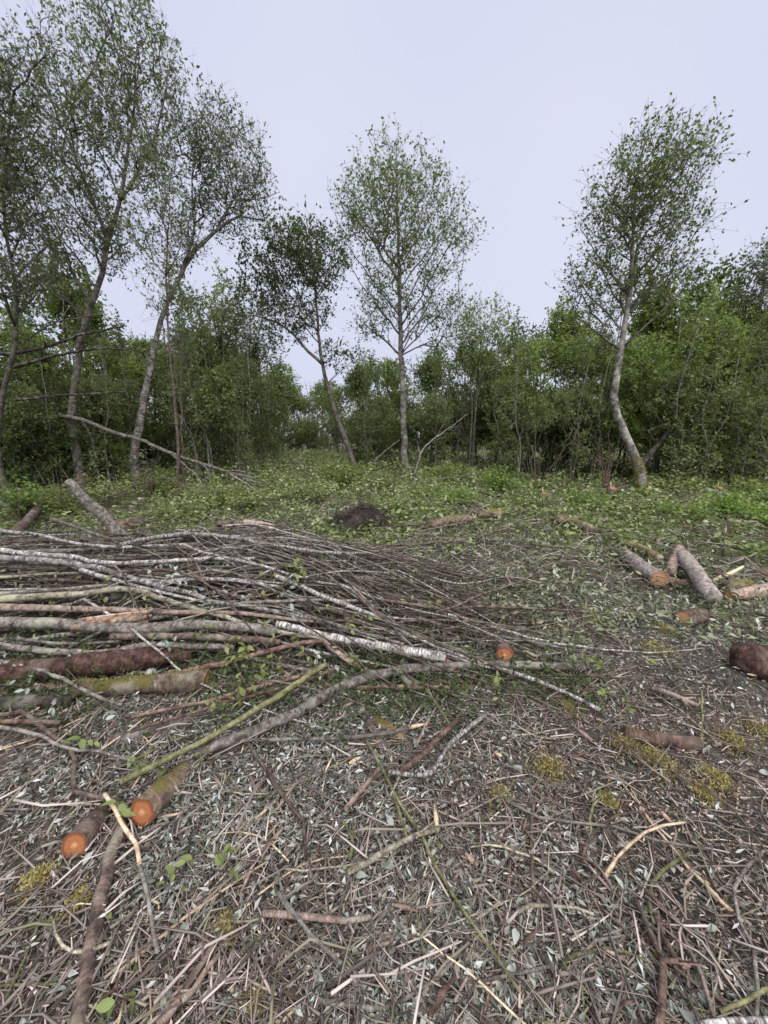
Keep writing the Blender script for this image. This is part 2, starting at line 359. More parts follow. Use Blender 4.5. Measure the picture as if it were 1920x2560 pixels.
def crown(rng, chains, axis, nsp, nl, L, wr, sl=.35, droop=0., up=.5, outer=.45):
    B = []; D = []
    for P, r, main in chains:
        m = len(P); lo = int(m * outer) if len(P) > 3 else 0
        k = rng.integers(lo, m, nsp); k[0] = m - 1
        B.append(P[k] + rng.normal(0, .05, (nsp, 3)))
        tdir = unit(P[-1] - P[max(0, m - 3)])
        D.append(np.repeat(tdir[None], nsp, 0))
    B = np.vstack(B); D = np.vstack(D)
    D = unit(D * .7 + rng.normal(0, .75, B.shape) + np.array([0, 0, .15 - droop]))
    ln = sl * rng.uniform(.4, 1.2, len(B))
    s = rng.random((len(B), nl)); P = B[:, None] + D[:, None] * (s * ln[:, None])[..., None]
    P = P.reshape(-1, 3) + rng.normal(0, .02, (len(B) * nl, 3))
    d = unit(np.repeat(D, nl, 0) * .6 + rng.normal(0, .7, P.shape) - np.array([0, 0, droop * .8]))
    LL = L * rng.uniform(.6, 1.25, len(P))
    mb = MB(); leaves(mb, P, d, LL, LL * wr * rng.uniform(.8, 1.2, len(P)), rng, up=up)
    tw = MB(); sticks_vec(tw, B, B + D * ln[:, None], .0025)
    return mb, tw
def sticks_vec(mb, A, B, r, bend=None, rng=RNG):
    """many thin three-sided sticks at once; bend moves the middle"""
    n = len(A); mid = (A + B) / 2 + (bend if bend is not None else 0)
    d = unit(B - A); a = np.where(np.abs(d[:, 2:3]) < .8, [[0, 0, 1.]], [[1., 0, 0]]); s = unit(np.cross(d, a)); u = np.cross(s, d)
    r = np.broadcast_to(r, (n,))[:, None]
    V = []
    for P, f in ((A, 1.), (mid, .9), (B, .6)):
        for k in range(3):
            an = k * 2 * pi / 3; V.append(P + (s * cos(an) + u * sin(an)) * r * f)
    V = np.stack(V, 1).reshape(-1, 3); o = np.arange(n)[:, None] * 9
    q = [o + [3 * i + k, 3 * i + (k + 1) % 3, 3 * i + 3 + (k + 1) % 3, 3 * i + 3 + k] for i in range(2) for k in range(3)]
    t = [o + [2, 1, 0], o + [6, 7, 8]]
    mb.add(V, np.concatenate(q), np.concatenate(t))
def px_ells(specs, Y, dep=1.):
    e = []
    for cx, cy, rx, ry, *dy in specs:
        yy = Y + (dy[0] if dy else 0); c = at(cx, cy, yy); a = at(cx + rx, cy, yy); b = at(cx, cy - ry, yy)
        R = abs(a[0] - c[0]); H = abs(b[2] - c[2]); e.append((c, (R, min(R, H * 1.3) * dep, H)))
    return e
def tree(name, label, cat, trunk_px, Y, r0, r1, ells, ntar, z0, leaf='leaf_alder', barkm='trunk', nsp=4, nl=6, L=.10, wr=.6, sl=.5, droop=0., stems=(), seed=1, moss=False, group=None, tip=.006, asc=.6, up=.5, yoff=None):
    rng = np.random.default_rng(seed)
    pts = [at(x, y, Y + (yoff[i] if yoff else 0)) for i, (x, y) in enumerate(trunk_px)]
    g = ground(pts[0][0], pts[0][1]); b = pts[0].copy(); b[2] = g
    if pts[0][2] > g + .05: pts = [np.array([pts[0][0] * 1.0, pts[0][1], g - .05])] + pts
    else: pts[0][2] = g - .05
    TP = resample(pts, .3, .012, rng); s = np.linspace(0, 1, len(TP))
    hz = np.clip((TP[:, 2] - g) / .6, 0, 1)
    TR = r0 + (r1 - r0) * s ** .85 + .35 * r0 * (1 - hz) ** 2
    root = empty(name, b); tag(root, label, cat, group)
    mb = MB(); tube(mb, TP, TR, 10, .05, rng=rng)
    link('trunk', mb.mesh('trunk', M[barkm], b), root)
    tp, tr = [TP], [TR]
    for st, ra, rb in stems:
        P = resample([at(x, y, Y + (k[0] if k else 0)) for x, y, *k in st], .3, .012, rng); R = np.linspace(ra, rb, len(P))
        mb = MB(); tube(mb, P, R, 8, .05, rng=rng); link('limb', mb.mesh('limb', M[barkm], b), root)
        tp.append(P); tr.append(R)
    ch = grow(rng, np.vstack(tp), np.concatenate(tr), px_ells(ells, Y), int(ntar * 1.5), z0, tip * .75, asc)
    mains = sorted([c for c in ch if c[2]], key=lambda c: -c[1][0])[:9]; ids = {id(c) for c in mains}
    tw = MB()
    for c in ch:
        if id(c) in ids:
            mb = MB(); tube(mb, c[0], c[1], 6, .04, rng=rng); link('limb', mb.mesh('limb', M['trunkd'], b), root)
        else: tube(tw, c[0], c[1], 4 if c[1][0] > .012 else 3, caps=False, rng=rng)
    lm, sp = crown(rng, ch, TP, nsp, max(3, nl - 4), L, wr, sl, droop, up, .6)
    if tw.n: tag(link('twigs', tw.mesh('twigs', M['trunkd'], b), root), kind='stuff')
    tag(link('sprigs', sp.mesh('sprigs', M['trunkd'], b), root), kind='stuff')
    tag(link('crown', lm.mesh('crown', M[leaf], b, False), root), kind='stuff')
    if moss:
        k = TP[:, 2] < g + 1.3; mm = moss_on(TP[k], TR[k] * 1.04, 6000, rng, h=.03, w=.018); tag(link('moss', mm.mesh('moss', M['moss'], b, False), root), kind='stuff')
    return root
def moss_on(P, R, n, rng, top=False, h=.018, w=.006):
    i = rng.integers(0, max(1, len(P) - 1), n); f = rng.random((n, 1)); c = P[i] * (1 - f) + P[np.minimum(i + 1, len(P) - 1)] * f
    ax = unit(P[np.minimum(i + 1, len(P) - 1)] - P[i]); nn = rng.normal(0, 1, (n, 3))
    if top: nn[:, 2] = np.abs(nn[:, 2]) + .6
    nn = unit(nn - ax * (nn * ax).sum(1, keepdims=True)); base = c + nn * (R[i] * .97)[:, None]
    keep = np.sin(base @ np.array([9., 7, 11]) + 2) + np.sin(base @ np.array([-14., 11, 5])) > -.35
    base = base[keep]; nn = nn[keep]; mb = MB()
    leaves(mb, base, nn + rng.normal(0, .6, base.shape), h * rng.uniform(.5, 1.6, len(base)), w * rng.uniform(.6, 1.4, len(base)), rng, up=.2); return mb

tree('alder_tree', 'tall slender tree with pale straight trunk, alone in the middle of the clearing edge', 'tree',
     [(1014, 1192), (1010, 1100), (1006, 960), (1002, 840), (998, 700), (994, 560), (992, 440), (990, 345)], 14.9, .155, .012,
     [(985, 425, 120, 90), (1000, 520, 175, 110), (930, 480, 110, 80), (890, 560, 70, 60), (1060, 600, 140, 110), (940, 620, 110, 90), (1040, 720, 150, 90), (950, 760, 80, 60), (1110, 790, 90, 40), (930, 820, 60, 40), (1060, 830, 90, 40)],
     640, 4.2, nsp=4, nl=7, L=.10, seed=3, asc=1.15)
tree('leaning_alder', 'dark leafy tree leaning left beside the tall straight pale tree', 'tree',
     [(886, 1168), (862, 1095), (830, 1005), (808, 915), (797, 830), (788, 720), (778, 620), (765, 545)], 14.2, .12, .012,
     [(745, 610, 90, 75), (690, 650, 90, 95), (790, 660, 80, 100), (650, 720, 70, 70), (740, 770, 90, 70), (850, 890, 60, 35), (700, 830, 70, 40)],
     380, 3.3, leaf='leaf_dark', barkm='trunkd', nsp=4, nl=8, L=.105, seed=5,
     stems=[([(806, 910), (770, 880), (735, 835), (690, 805), (640, 790)], .06, .02)])
tree('curved_alder', 'tall pale tree with strongly curved, moss-footed trunk at the right', 'tree',
     [(1606, 1238), (1603, 1190), (1588, 1140), (1562, 1085), (1540, 1035), (1536, 985), (1546, 915), (1560, 830), (1574, 740), (1584, 610), (1589, 500), (1600, 400), (1625, 320)], 10., .13, .01,
     [(1640, 375, 95, 70), (1690, 430, 90, 80), (1580, 470, 100, 90), (1640, 560, 130, 85), (1520, 560, 80, 60), (1500, 690, 85, 75), (1650, 690, 90, 70), (1480, 780, 60, 40), (1760, 345, 40, 25)],
     470, 3.6, nsp=4, nl=7, L=.083, seed=7, moss=True, asc=.9)
tree('leaning_birch', 'pale patchy-barked birch leaning right and forking at the left', 'tree',
     [(333, 1150), (352, 1045), (372, 940), (392, 840), (416, 765), (450, 690), (474, 625), (484, 560), (480, 490), (485, 400)], 12., .15, .012,
     [(520, 310, 95, 80), (570, 400, 100, 120), (480, 430, 70, 120), (620, 490, 75, 70), (540, 540, 90, 60), (440, 600, 70, 70)],
     440, 4.5, leaf='leaf_willow', barkm='treebirch', nsp=3, nl=8, L=.085, wr=.5, seed=9,
     stems=[([(462, 662), (490, 625), (530, 585), (570, 552), (600, 540)], .07, .03), ([(540, 578), (585, 500), (640, 500), (700, 480)], .035, .006)])
tree('dark_willow', 'very tall dark-trunked tree leaning right, crown beyond the top edge at left', 'tree',
     [(180, 1060), (190, 940), (205, 840), (228, 760), (255, 680), (272, 590), (300, 500), (318, 400), (335, 260), (345, 120)], 10.5, .14, .012,
     [(330, 110, 110, 130), (390, 230, 75, 130), (220, 180, 110, 160), (300, 330, 110, 130), (150, 320, 110, 150), (180, 520, 140, 130), (380, 420, 60, 90), (90, 640, 90, 90), (300, 620, 60, 90)],
     760, 3.6, leaf='leaf_willow', barkm='trunkd', nsp=3, nl=8, L=.09, wr=.48, seed=13, droop=.25, asc=1.1,
     stems=[([(270, 610), (240, 520), (190, 400), (140, 280), (90, 150)], .05, .012), ([(300, 500), (345, 430), (400, 300), (420, 180)], .045, .01)])
tree('edge_willow', 'slender willow at the left edge of the picture, crown cut by the frame', 'tree',
     [(-5, 1110), (12, 960), (38, 860), (40, 740), (20, 600), (8, 480), (25, 330), (20, 180)], 8.6, .07, .01,
     [(20, 170, 80, 110), (60, 330, 80, 110), (-20, 420, 90, 150), (60, 520, 90, 110), (30, 680, 90, 80), (-60, 250, 90, 150), (110, 130, 40, 60)],
     520, 2.4, leaf='leaf_willow', barkm='trunkd', nsp=3, nl=7, L=.085, wr=.48, seed=17, droop=.25, asc=1.)
tree('forked_sapling', 'thin bare-stemmed sapling rising straight in front of the leaning birch', 'tree',
     [(442, 1235), (446, 1120), (436, 1010), (428, 900), (420, 790), (416, 690), (416, 600), (404, 500), (385, 400)], 9.3, .045, .007,
     [(385, 420, 55, 110), (440, 560, 50, 80), (350, 560, 50, 90), (410, 720, 50, 70)], 110, 3., leaf='leaf_willow', barkm='brown', nsp=3, nl=6, L=.08, wr=.5, seed=19, asc=1.2)
tree('thin_sapling', 'thin leafless straight sapling stem just right of the forked sapling', 'tree',
     [(458, 1215), (455, 1080), (452, 960), (450, 860)], 9.5, .032, .012, [(452, 850, 25, 45)], 24, 2.2, leaf='leaf_willow', barkm='brown', nsp=3, nl=5, L=.08, wr=.5, seed=21)
tree('leaning_alder', 'leafy tree leaning right at the right edge, pale lower trunk', 'tree',
     [(1768, 1200), (1782, 1130), (1815, 1040), (1850, 930), (1885, 830), (1905, 730), (1915, 650)], 14., .13, .02,
     [(1895, 690, 80, 75), (1850, 780, 70, 60), (1930, 800, 90, 90), (1880, 900, 80, 60), (1960, 650, 70, 70)], 380, 3., leaf='leaf_dark', nsp=4, nl=7, L=.10, seed=23)
tree('arching_alder', 'dark crooked bough-like tree arching low to the right behind the curved pale tree', 'tree',
     [(1600, 1175), (1650, 1105), (1690, 1065), (1760, 1035), (1820, 1010), (1870, 985), (1910, 930)], 12., .09, .03,
     [(1900, 900, 70, 50), (1700, 960, 50, 40)], 60, 1.6, leaf='leaf_dark', barkm='trunkd', nsp=3, nl=6, L=.09, seed=25,
     stems=[([(1705, 1060), (1692, 1020), (1690, 980), (1700, 940)], .03, .01), ([(1640, 1110), (1620, 1080), (1660, 1060), (1710, 1055)], .04, .02)])
tree('pale_sapling', 'slim pale bare-topped tree with spreading twigs, left of the leaning dark tree', 'tree',
     [(622, 1190), (630, 1080), (632, 980), (624, 880), (626, 800), (634, 730)], 17., .07, .012,
     [(620, 790, 70, 70), (650, 880, 60, 60), (600, 900, 60, 70)], 200, 4., leaf='leaf_far', barkm='grey', nsp=3, nl=5, L=.11, seed=27, asc=1.)
tree('pale_sapling', 'crooked slim grey sapling between the birch and the pale bare-topped tree', 'tree',
     [(540, 1180), (552, 1120), (568, 1060), (580, 1000), (560, 930), (548, 850), (540, 760)], 15., .06, .01,
     [(540, 800, 70, 70), (500, 900, 70, 70), (570, 920, 60, 60)], 220, 2.5, leaf='leaf_far', barkm='grey', nsp=4, nl=6, L=.10, seed=29, asc=1.)
tree('slim_alder', 'slim twin-stemmed tree with airy crown right of the tall straight tree', 'tree',
     [(1180, 1180), (1186, 1080), (1192, 980), (1200, 880), (1215, 790)], 17., .07, .01,
     [(1210, 810, 70, 60), (1230, 890, 90, 60), (1160, 880, 60, 60)], 240, 3.6, leaf='leaf_thicket', barkm='grey', nsp=4, nl=7, L=.11, seed=31,
     stems=[([(1172, 1185), (1176, 1100), (1180, 1000), (1170, 900)], .04, .01)])

# thicket trees: a few grown once, then copied
def proto(name, seed, H, R, leaf, barkm, ntar, L, nst):
    rng = np.random.default_rng(seed); root = empty(name, (0, 0, 0)); tps = []; trs = []
    for k in range(nst):
        a = rng.uniform(0, 2 * pi); o = np.array([cos(a), sin(a), 0]) * .25 * (nst > 1); e = o * rng.uniform(2, 4.5) + np.array([0, 0, H * rng.uniform(.8, .97)])
        P = resample([o - [0, 0, .1], o * 1.3 + [rng.normal(0, .08), 0, H * .3], (o + e) / 2 * [1, 1, 1.1] + [rng.normal(0, .15), rng.normal(0, .15), 0], e], .35, .012, rng)
        Rr = np.linspace(.045 + .03 * (nst == 1), .01, len(P)); mb = MB(); tube(mb, P, Rr, 7, .05, rng=rng); link('trunk', mb.mesh('trunk', M[barkm]), root); tps.append(P); trs.append(Rr)
    el = []
    for k in range(8):
        z = H * rng.uniform(.2, .92); f = math.sin(pi * min(1, (z / H) ** .8)) * .8 + .35; a = rng.uniform(0, 2 * pi)
        el.append((np.array([cos(a) * R * .45 * f, sin(a) * R * .45 * f, z]), np.array([R * .55 * f, R * .55 * f, H * .13])))
    ch = grow(rng, np.vstack(tps), np.concatenate(trs), el, ntar, H * .12, .006, .5)
    tw = MB()
    for c in ch: tube(tw, c[0], c[1], 3, caps=False, rng=rng)
    lm, sp = crown(rng, ch, None, 5, 8, L, .62, .4, .1, .5)
    tag(link('twigs', tw.mesh('twigs', M[barkm]), root), kind='stuff'); tag(link('crown', lm.mesh('crown', M[leaf], smooth_sh=False), root), kind='stuff')
    return root
PR = [proto('thicket_tree', 41, 7.0, 2.0, 'leaf_thicket', 'grey', 420, .11, 3), proto('thicket_tree', 42, 7.2, 1.8, 'leaf_thicket', 'trunkd', 400, .115, 2),
      proto('thicket_tree', 43, 6.5, 2.3, 'leaf_dark', 'trunkd', 440, .115, 3), proto('thicket_tree', 44, 7.5, 1.7, 'leaf_thicket', 'grey', 360, .11, 1),
      proto('thicket_tree', 45, 6.0, 2.2, 'leaf_far', 'grey', 380, .12, 3)]
PR.append(proto('slender_sapling', 46, 6.5, 1.1, 'leaf_far', 'grey', 130, .10, 2))
used = [False] * 6
def place(k, x, y, s, rz, label, group, sz=None):
    z = float(ground(x, y))
    if used[k]: o = copy_tree(PR[k], (x, y, z), rz, s, sz)
    else: used[k] = True; o = PR[k]; o.location = (x, y, z); o.rotation_euler = (0, 0, rz); o.scale = (s, s, sz or s)
    o['label'] = label; o['category'] = 'tree'; o['group'] = group
def topz(py, Y): return at(960, py, Y)[2]
rr = np.random.default_rng(77)
H0 = [7.0, 7.2, 6.5, 7.5, 6.0, 6.5]
def row(specs, group):
    for px, top, Y, k, label in specs:
        x = at(px, 1150, Y)[0]; h = topz(top, Y); s = h / H0[k]
        place(k, x, Y, s, rr.uniform(0, 6.28), label, group)
row([(1330, 770, 17, 0, 'bushy mid-green thicket tree behind the clump of bare reddish stems'), (1390, 760, 18.5, 1, 'tallest bushy thicket tree midway between straight and curved pale trunks'), (1290, 800, 20, 2, 'darker thicket tree left behind the clump of bare reddish stems'),
     (1440, 790, 16, 0, 'bushy thicket tree a little left of the curved pale trunk'), (1240, 850, 21, 3, 'narrow thicket tree just right behind the slim twin-stemmed tree'), (1180, 830, 22, 0, 'bushy thicket tree directly behind the slim twin-stemmed tree'),
     (1120, 880, 20, 2, 'dark thicket tree between tall straight and slim twin-stemmed trees'), (1070, 870, 23, 1, 'thicket tree close right of the tall straight pale trunk'), (1380, 860, 14.5, 2, 'low dark bushy tree in front of the tallest mid thicket'), (1480, 850, 19, 1, 'thicket tree just left behind the curved trunk\'s bend')], 'thicket trees right of centre')
row([(1560, 690, 15.5, 1, 'tall bushy tree right behind the curved pale trunk'), (1660, 660, 15, 0, 'tall bright bushy tree just right of the curved pale trunk'), (1720, 640, 16, 2, 'tallest dark bushy tree of the right-hand thicket'), (1780, 720, 14.5, 0, 'bushy tree left of the leaning tree at the right edge'),
     (1860, 740, 17, 2, 'dark bushy tree behind the leaning tree at the right edge'), (1620, 760, 13.2, 0, 'nearer bushy tree overlapping the curved pale trunk'), (1730, 780, 12.8, 1, 'nearest bushy tree above the low arching bough'), (1930, 800, 14, 0, 'bushy tree cut by the right edge of the picture'),
     (2010, 760, 13, 2, 'dark bushy tree beyond the right edge'), (1560, 780, 18, 3, 'slender tree farther back behind the curved pale trunk'), (1830, 850, 13, 2, 'low dark bushy tree at the foot of the leaning right-edge tree'), (2120, 700, 14, 1, 'outermost bushy tree at far right')], 'thicket trees at right')
row([(960, 855, 21, 0, 'low bushy tree immediately left behind the tall straight trunk'), (900, 895, 24, 1, 'low bushy tree between the leaning dark trunk and the straight one'), (1010, 890, 24, 2, 'low dark bushy tree exactly behind the tall straight trunk'), (850, 925, 27, 0, 'low far tree behind the leaning dark trunk'),
     (800, 940, 30, 4, 'pale far tree just left of the leaning dark trunk'), (740, 950, 32, 4, 'lowest pale far tree in the middle of the sky gap'), (690, 900, 30, 4, 'pale far tree at the left side of the sky gap'), (640, 880, 27, 4, 'pale far tree behind the slim pale bare-topped tree'), (930, 985, 18, 2, 'lowest dark bush-like tree left of the straight trunk\'s foot')], 'thicket trees in the middle')
row([(30, 760, 11.5, 2, 'dark bushy tree behind the willow at the left edge'), (110, 800, 12.5, 1, 'bushy tree behind the dark dead boughs at left'), (180, 760, 14, 2, 'dark bushy tree behind the dark leaning trunk'), (250, 800, 13, 0, 'bushy tree between the dark leaning trunk and the birch'), (60, 880, 10.2, 2, 'low dark bushy tree under the dead boughs at left'),
     (320, 850, 15, 0, 'bushy tree just left behind the leaning birch'), (390, 820, 17, 4, 'pale bushy tree behind the leaning birch'), (450, 850, 18, 4, 'pale bushy tree behind the thin bare saplings'), (510, 820, 21, 4, 'pale far tree right of the thin bare saplings'), (560, 850, 23, 0, 'green far tree behind the crooked slim sapling'),
     (-60, 700, 11, 1, 'tall bushy tree cut by the left edge of the picture'), (-160, 650, 10.5, 2, 'outermost dark bushy tree at far left'), (140, 920, 10.8, 2, 'low dark bush-like tree at the foot of the dark leaning trunk'), (270, 960, 11.5, 1, 'low bush-like tree left of the birch foot'), (600, 860, 20, 4, 'pale low tree left of the slim pale bare-topped tree'),
     (220, 640, 17, 1, 'tall green tree far behind the dark leaning trunk'), (60, 640, 16, 2, 'tall dark tree far behind the left-edge willow'), (480, 960, 14, 2, 'low dark bush-like tree right of the thin bare saplings')], 'thicket trees at left')
SAP = [(500, 660, 15), (565, 690, 16.5), (612, 720, 14), (540, 740, 12.5), (470, 780, 13.5), (505, 820, 12.2), (585, 800, 15), (655, 830, 17), (700, 900, 19), (595, 900, 12.6), (520, 900, 16), (250, 760, 11), (100, 780, 10), (330, 800, 12.8), (1090, 860, 15), (1140, 820, 17.5), (1255, 790, 15), (1310, 850, 12.4), (1420, 830, 12.8), (1470, 790, 13.5), (1690, 740, 11.6), (1750, 820, 11.2), (1840, 760, 11.4), (1900, 840, 10.6), (940, 880, 17), (910, 930, 15.5)]
SL = ['tallest, just right of the birch fork', 'tall, midway between birch and leaning dark tree', 'tall, left of the leaning dark crown', 'tall, in front of the crooked slim sapling', 'right of the thin bare saplings', 'nearer, right of the thin bare saplings', 'left of the slim pale bare-topped tree', 'right of the slim pale bare-topped tree', 'at the left side of the sky gap', 'nearer, under the slim pale bare-topped tree', 'behind the crooked slim sapling', 'between the dark trunk and the birch', 'beside the left-edge willow', 'just left of the birch foot', 'just right of the tall straight trunk', 'left of the slim twin-stemmed tree', 'right of the slim twin-stemmed tree', 'left of the clump of bare reddish stems', 'right of the clump of bare reddish stems', 'left of the curved trunk bend', 'above the low arching bough', 'in front of the low arching bough', 'left of the leaning right-edge tree', 'at the right edge of the picture', 'left behind the tall straight trunk', 'between the leaning dark trunk and the straight one']
row([(px, top, Y, 5, 'slender sparse sapling ' + l) for (px, top, Y), l in zip(SAP, SL)], 'slender saplings along the thicket edge')
def far_wood():
    rng = np.random.default_rng(5); mb = MB(); n = 70000
    x = rng.uniform(-75, 75, n); y = rng.uniform(30, 48, n); h = 4.2 + .9 * np.sin(x * .33 + 1) + .8 * np.sin(x * .9 + y) + .5 * np.sin(x * 2.1) + np.abs(x - 2) * .06
    z = h * rng.random(n) ** .8
    leaves(mb, np.stack([x, y, z], 1), rng.normal(0, 1, (n, 3)), rng.uniform(.16, .34, n), rng.uniform(.1, .2, n), rng)
    A = np.stack([rng.uniform(-75, 75, 500), rng.uniform(29, 44, 500), np.zeros(500)], 1); B = A + np.stack([rng.normal(0, .5, 500), rng.normal(0, .3, 500), rng.uniform(2.5, 4.5, 500)], 1)
    o = tag(link('far_wood', mb.mesh('far_wood', M['leaf_far'], smooth_sh=False)), 'pale green distant wood closing the view behind the thicket', 'woodland', kind='stuff')
    tb = MB(); sticks_vec(tb, A, B, .05); tag(link('trunks', tb.mesh('trunks', M['grey']), o), kind='stuff')
far_wood()

# ------------------------------------------------------------------ undergrowth
def undergrowth():
    rng = np.random.default_rng(8)
    def field(n, y0, y1, spread):
        y = y0 + (y1 - y0) * rng.random(n) ** 1.35; x = rng.uniform(-1, 1, n) * (y * 1.25 + 2); return x, y
    def edge(x): return 6.2 - .5 * smooth(-6, -2, x) + .3 * np.sin(x * 1.3) - 1.1 * smooth(2.5, 5.5, x)
    mb = MB(); x, y = field(19000, 4.4, 30, 1); k = y > edge(x) - .3 + rng.normal(0, .75, len(x)); x, y = x[k], y[k]
    cl = np.sin(x * 2.3 + 1.1 * np.sin(y)) * np.cos(y * 1.7 + x * .6) + .6 * np.sin(x * 4.7 - y * 3.1)
    k = cl + rng.normal(0, .5, len(x)) > -.55 + .5 * (1 - smooth(5.5, 8, y)); x, y, cl = x[k], y[k], cl[k]
    hmax = .12 + .3 * smooth(7, 13, y) * (1 - .6 * smooth(1, 5, x)) + .2 * np.maximum(cl, 0) * smooth(5.5, 9, y) + .12 * rng.random(len(x))
    nl = 9; bx = np.repeat(x, nl); by = np.repeat(y, nl); hh = np.repeat(np.maximum(hmax, .1), nl)
    P = np.stack([bx + rng.normal(0, .09, len(bx)), by + rng.normal(0, .09, len(bx)), ground(bx, by) + hh * rng.random(len(bx)) ** .7], 1)
    d = rng.normal(0, 1, P.shape); d[:, 2] = d[:, 2] * .4 + .1
    L = rng.uniform(.04, .10, len(P)) * (1 + .03 * by)
    leaves(mb, P, d, L, L * rng.uniform(.45, .75, len(P)), rng, up=.9)
    tag(link('ground_cover', mb.mesh('ground_cover', M['leaf_under'], smooth_sh=False)), 'low leafy green undergrowth covering the ground towards the trees', 'undergrowth', kind='stuff')
    # grass and stalks
    mb = MB(); x, y = field(26000, 4.2, 18, 1); k = y > edge(x) - .5 + rng.normal(0, .5, len(x)); x, y = x[k], y[k]
    P = np.stack([x, y, ground(x, y)], 1); d = rng.normal(0, .5, P.shape); d[:, 2] = .9
    leaves(mb, P, d, rng.uniform(.08, .3, len(P)), rng.uniform(.006, .014, len(P)), rng, up=0)
    tag(link('grass', mb.mesh('grass', M['grass'], smooth_sh=False)), 'thin green grass blades growing among the undergrowth', 'grass', kind='stuff')
undergrowth()
def slash():
    rng = np.random.default_rng(18); n = 105000; y = rng.uniform(2.2, 8.5, n); x = rng.uniform(-1, 1, n) * (y * 1.15 + 1); k = (pile_h(x, y) < .1) & (rng.random(n) < smooth(2.0, 3.8, y) * (.35 + .65 * (np.sin(x * 2.9 + y) * np.cos(y * 2.3 - x) > -.2)))
    x, y = x[k], y[k]; n = len(x); P = np.stack([x, y, ground(x, y) + rng.random(n) ** 1.5 * .13], 1); d = rng.normal(0, 1, (n, 3)); d[:, 2] *= .5; L = rng.uniform(.035, .09, n); mb = MB(); leaves(mb, P, d, L, L * rng.uniform(.18, .42, n), rng, up=.6)
    tag(link('leafy_slash', mb.mesh('leafy_slash', M['leaf_slash'], smooth_sh=False)), 'wilting cut leaves strewn between the brushwood heap and the greenery', 'cut leaves', kind='stuff')
slash()
def brush():
    rng = np.random.default_rng(19); n = 5200; y = rng.uniform(3.6, 11, n); x = rng.uniform(-1, 1, n) * (y * 1.1 + 1); k = pile_h(x, y) < .1; x, y = x[k], y[k]; n = len(x); a = rng.uniform(0, pi, n); Lh = rng.uniform(.05, .28, n)
    c = np.stack([x, y, ground(x, y) + rng.random(n) * .16 + .02], 1); d = np.stack([np.cos(a), np.sin(a), rng.normal(0, .25, n)], 1) * Lh[:, None]; mb = MB(); sticks_vec(mb, c - d, c + d, rng.uniform(.003, .008, n), rng.normal(0, .04, (n, 3)))
    tag(link('brush_twigs', mb.mesh('brush_twigs', M['twigs'])), 'dry twigs and stalks tangled in the greenery beyond the heap', 'twigs', kind='stuff')
brush()
def shrub(name, label, px, py, Y, R, H, n, leaf, L, seed, wr=.6, group=None, spread=1.):
    rng = np.random.default_rng(seed); b = at(px, py, Y); b[2] = ground(b[0], b[1]); root = empty(name, b); tag(root, label, 'shrub', group)
    tips = []; st = MB()
    for k in range(n):
        a = rng.uniform(0, 2 * pi); rad = R * math.sqrt(rng.random()); e = np.array([cos(a) * rad, sin(a) * rad, H * rng.uniform(.55, 1.05) * (1 - .4 * (rad / R) ** 2)])
        P = resample([e * [.12, .12, 0], e * [.4, .4, .55], e], .08, .006, rng); tube(st, P, np.linspace(.006, .002, len(P)), 4, rng=rng, caps=False); tips.append(P)
    B = np.vstack([P[int(len(P) * .35):] for P in tips]); B = np.repeat(B, 4, 0) + rng.normal(0, .04, (len(B) * 4, 3))
    d = rng.normal(0, 1, B.shape); d[:, 2] = d[:, 2] * .35
    lm = MB(); LL = L * rng.uniform(.6, 1.3, len(B)); leaves(lm, B, d, LL, LL * wr, rng, up=1.2)
    tag(link('stems', st.mesh('stems', M['green']), root), kind='stuff'); tag(link('foliage', lm.mesh('foliage', M[leaf], smooth_sh=False), root), kind='stuff')
    return root
shrub('fern_shrub', 'bright green fern-like shrub in front of the dark thicket, right of the tall straight tree', 1245, 1235, 10, .65, .85, 40, 'leaf_bright', .08, 1)
shrub('nettle_clump', 'bright green leafy clump beyond the cut logs at right', 1795, 1300, 7.2, .5, .5, 40, 'leaf_bright', .07, 2)
shrub('nettle_clump', 'bright green leafy clump at the right edge above the mossy logs', 1905, 1335, 6.4, .5, .4, 40, 'leaf_bright', .06, 3)
shrub('leafy_shrub', 'bright green leafy shrub at the left edge beneath the willow', 45, 1250, 7.0, .6, .95, 46, 'leaf_bright', .075, 4)
shrub('leafy_shrub', 'dark green rounded shrub at the left behind the leaning cut log', 240, 1240, 8.2, .9, .8, 46, 'leaf_under', .07, 5)
shrub('leafy_shrub', 'green shrub below the tip of the hanging fallen trunk', 560, 1230, 8.4, .9, .7, 50, 'leaf_thicket', .07, 6)
shrub('leafy_shrub', 'light green shrub left of the dark brush heap', 770, 1250, 8.6, .8, .65, 50, 'leaf_under', .07, 7)
shrub('leafy_shrub', 'pale-leaved shrub just right of the dark brush heap', 985, 1265, 7.4, .6, .55, 46, 'leaf_under', .06, 8)
shrub('leafy_shrub', 'green shrub at the foot of the leaning dark tree', 860, 1195, 11.5, 1., 1., 50, 'leaf_thicket', .08, 9)
shrub('leafy_shrub', 'green shrub between the leaning birch and the thin saplings', 380, 1215, 9.6, .8, .9, 50, 'leaf_thicket', .075, 10)
shrub('leafy_shrub', 'low dark shrub in front of the arching tree', 1690, 1215, 11, .8, .7, 46, 'leaf_under', .08, 11)
shrub('leafy_shrub', 'low green shrub under the thicket at far right', 1870, 1235, 9.6, .8, .6, 46, 'leaf_thicket', .075, 12)
shrub('leafy_shrub', 'green shrub beneath the slim twin-stemmed tree', 1120, 1200, 12, .9, .8, 46, 'leaf_thicket', .08, 13)

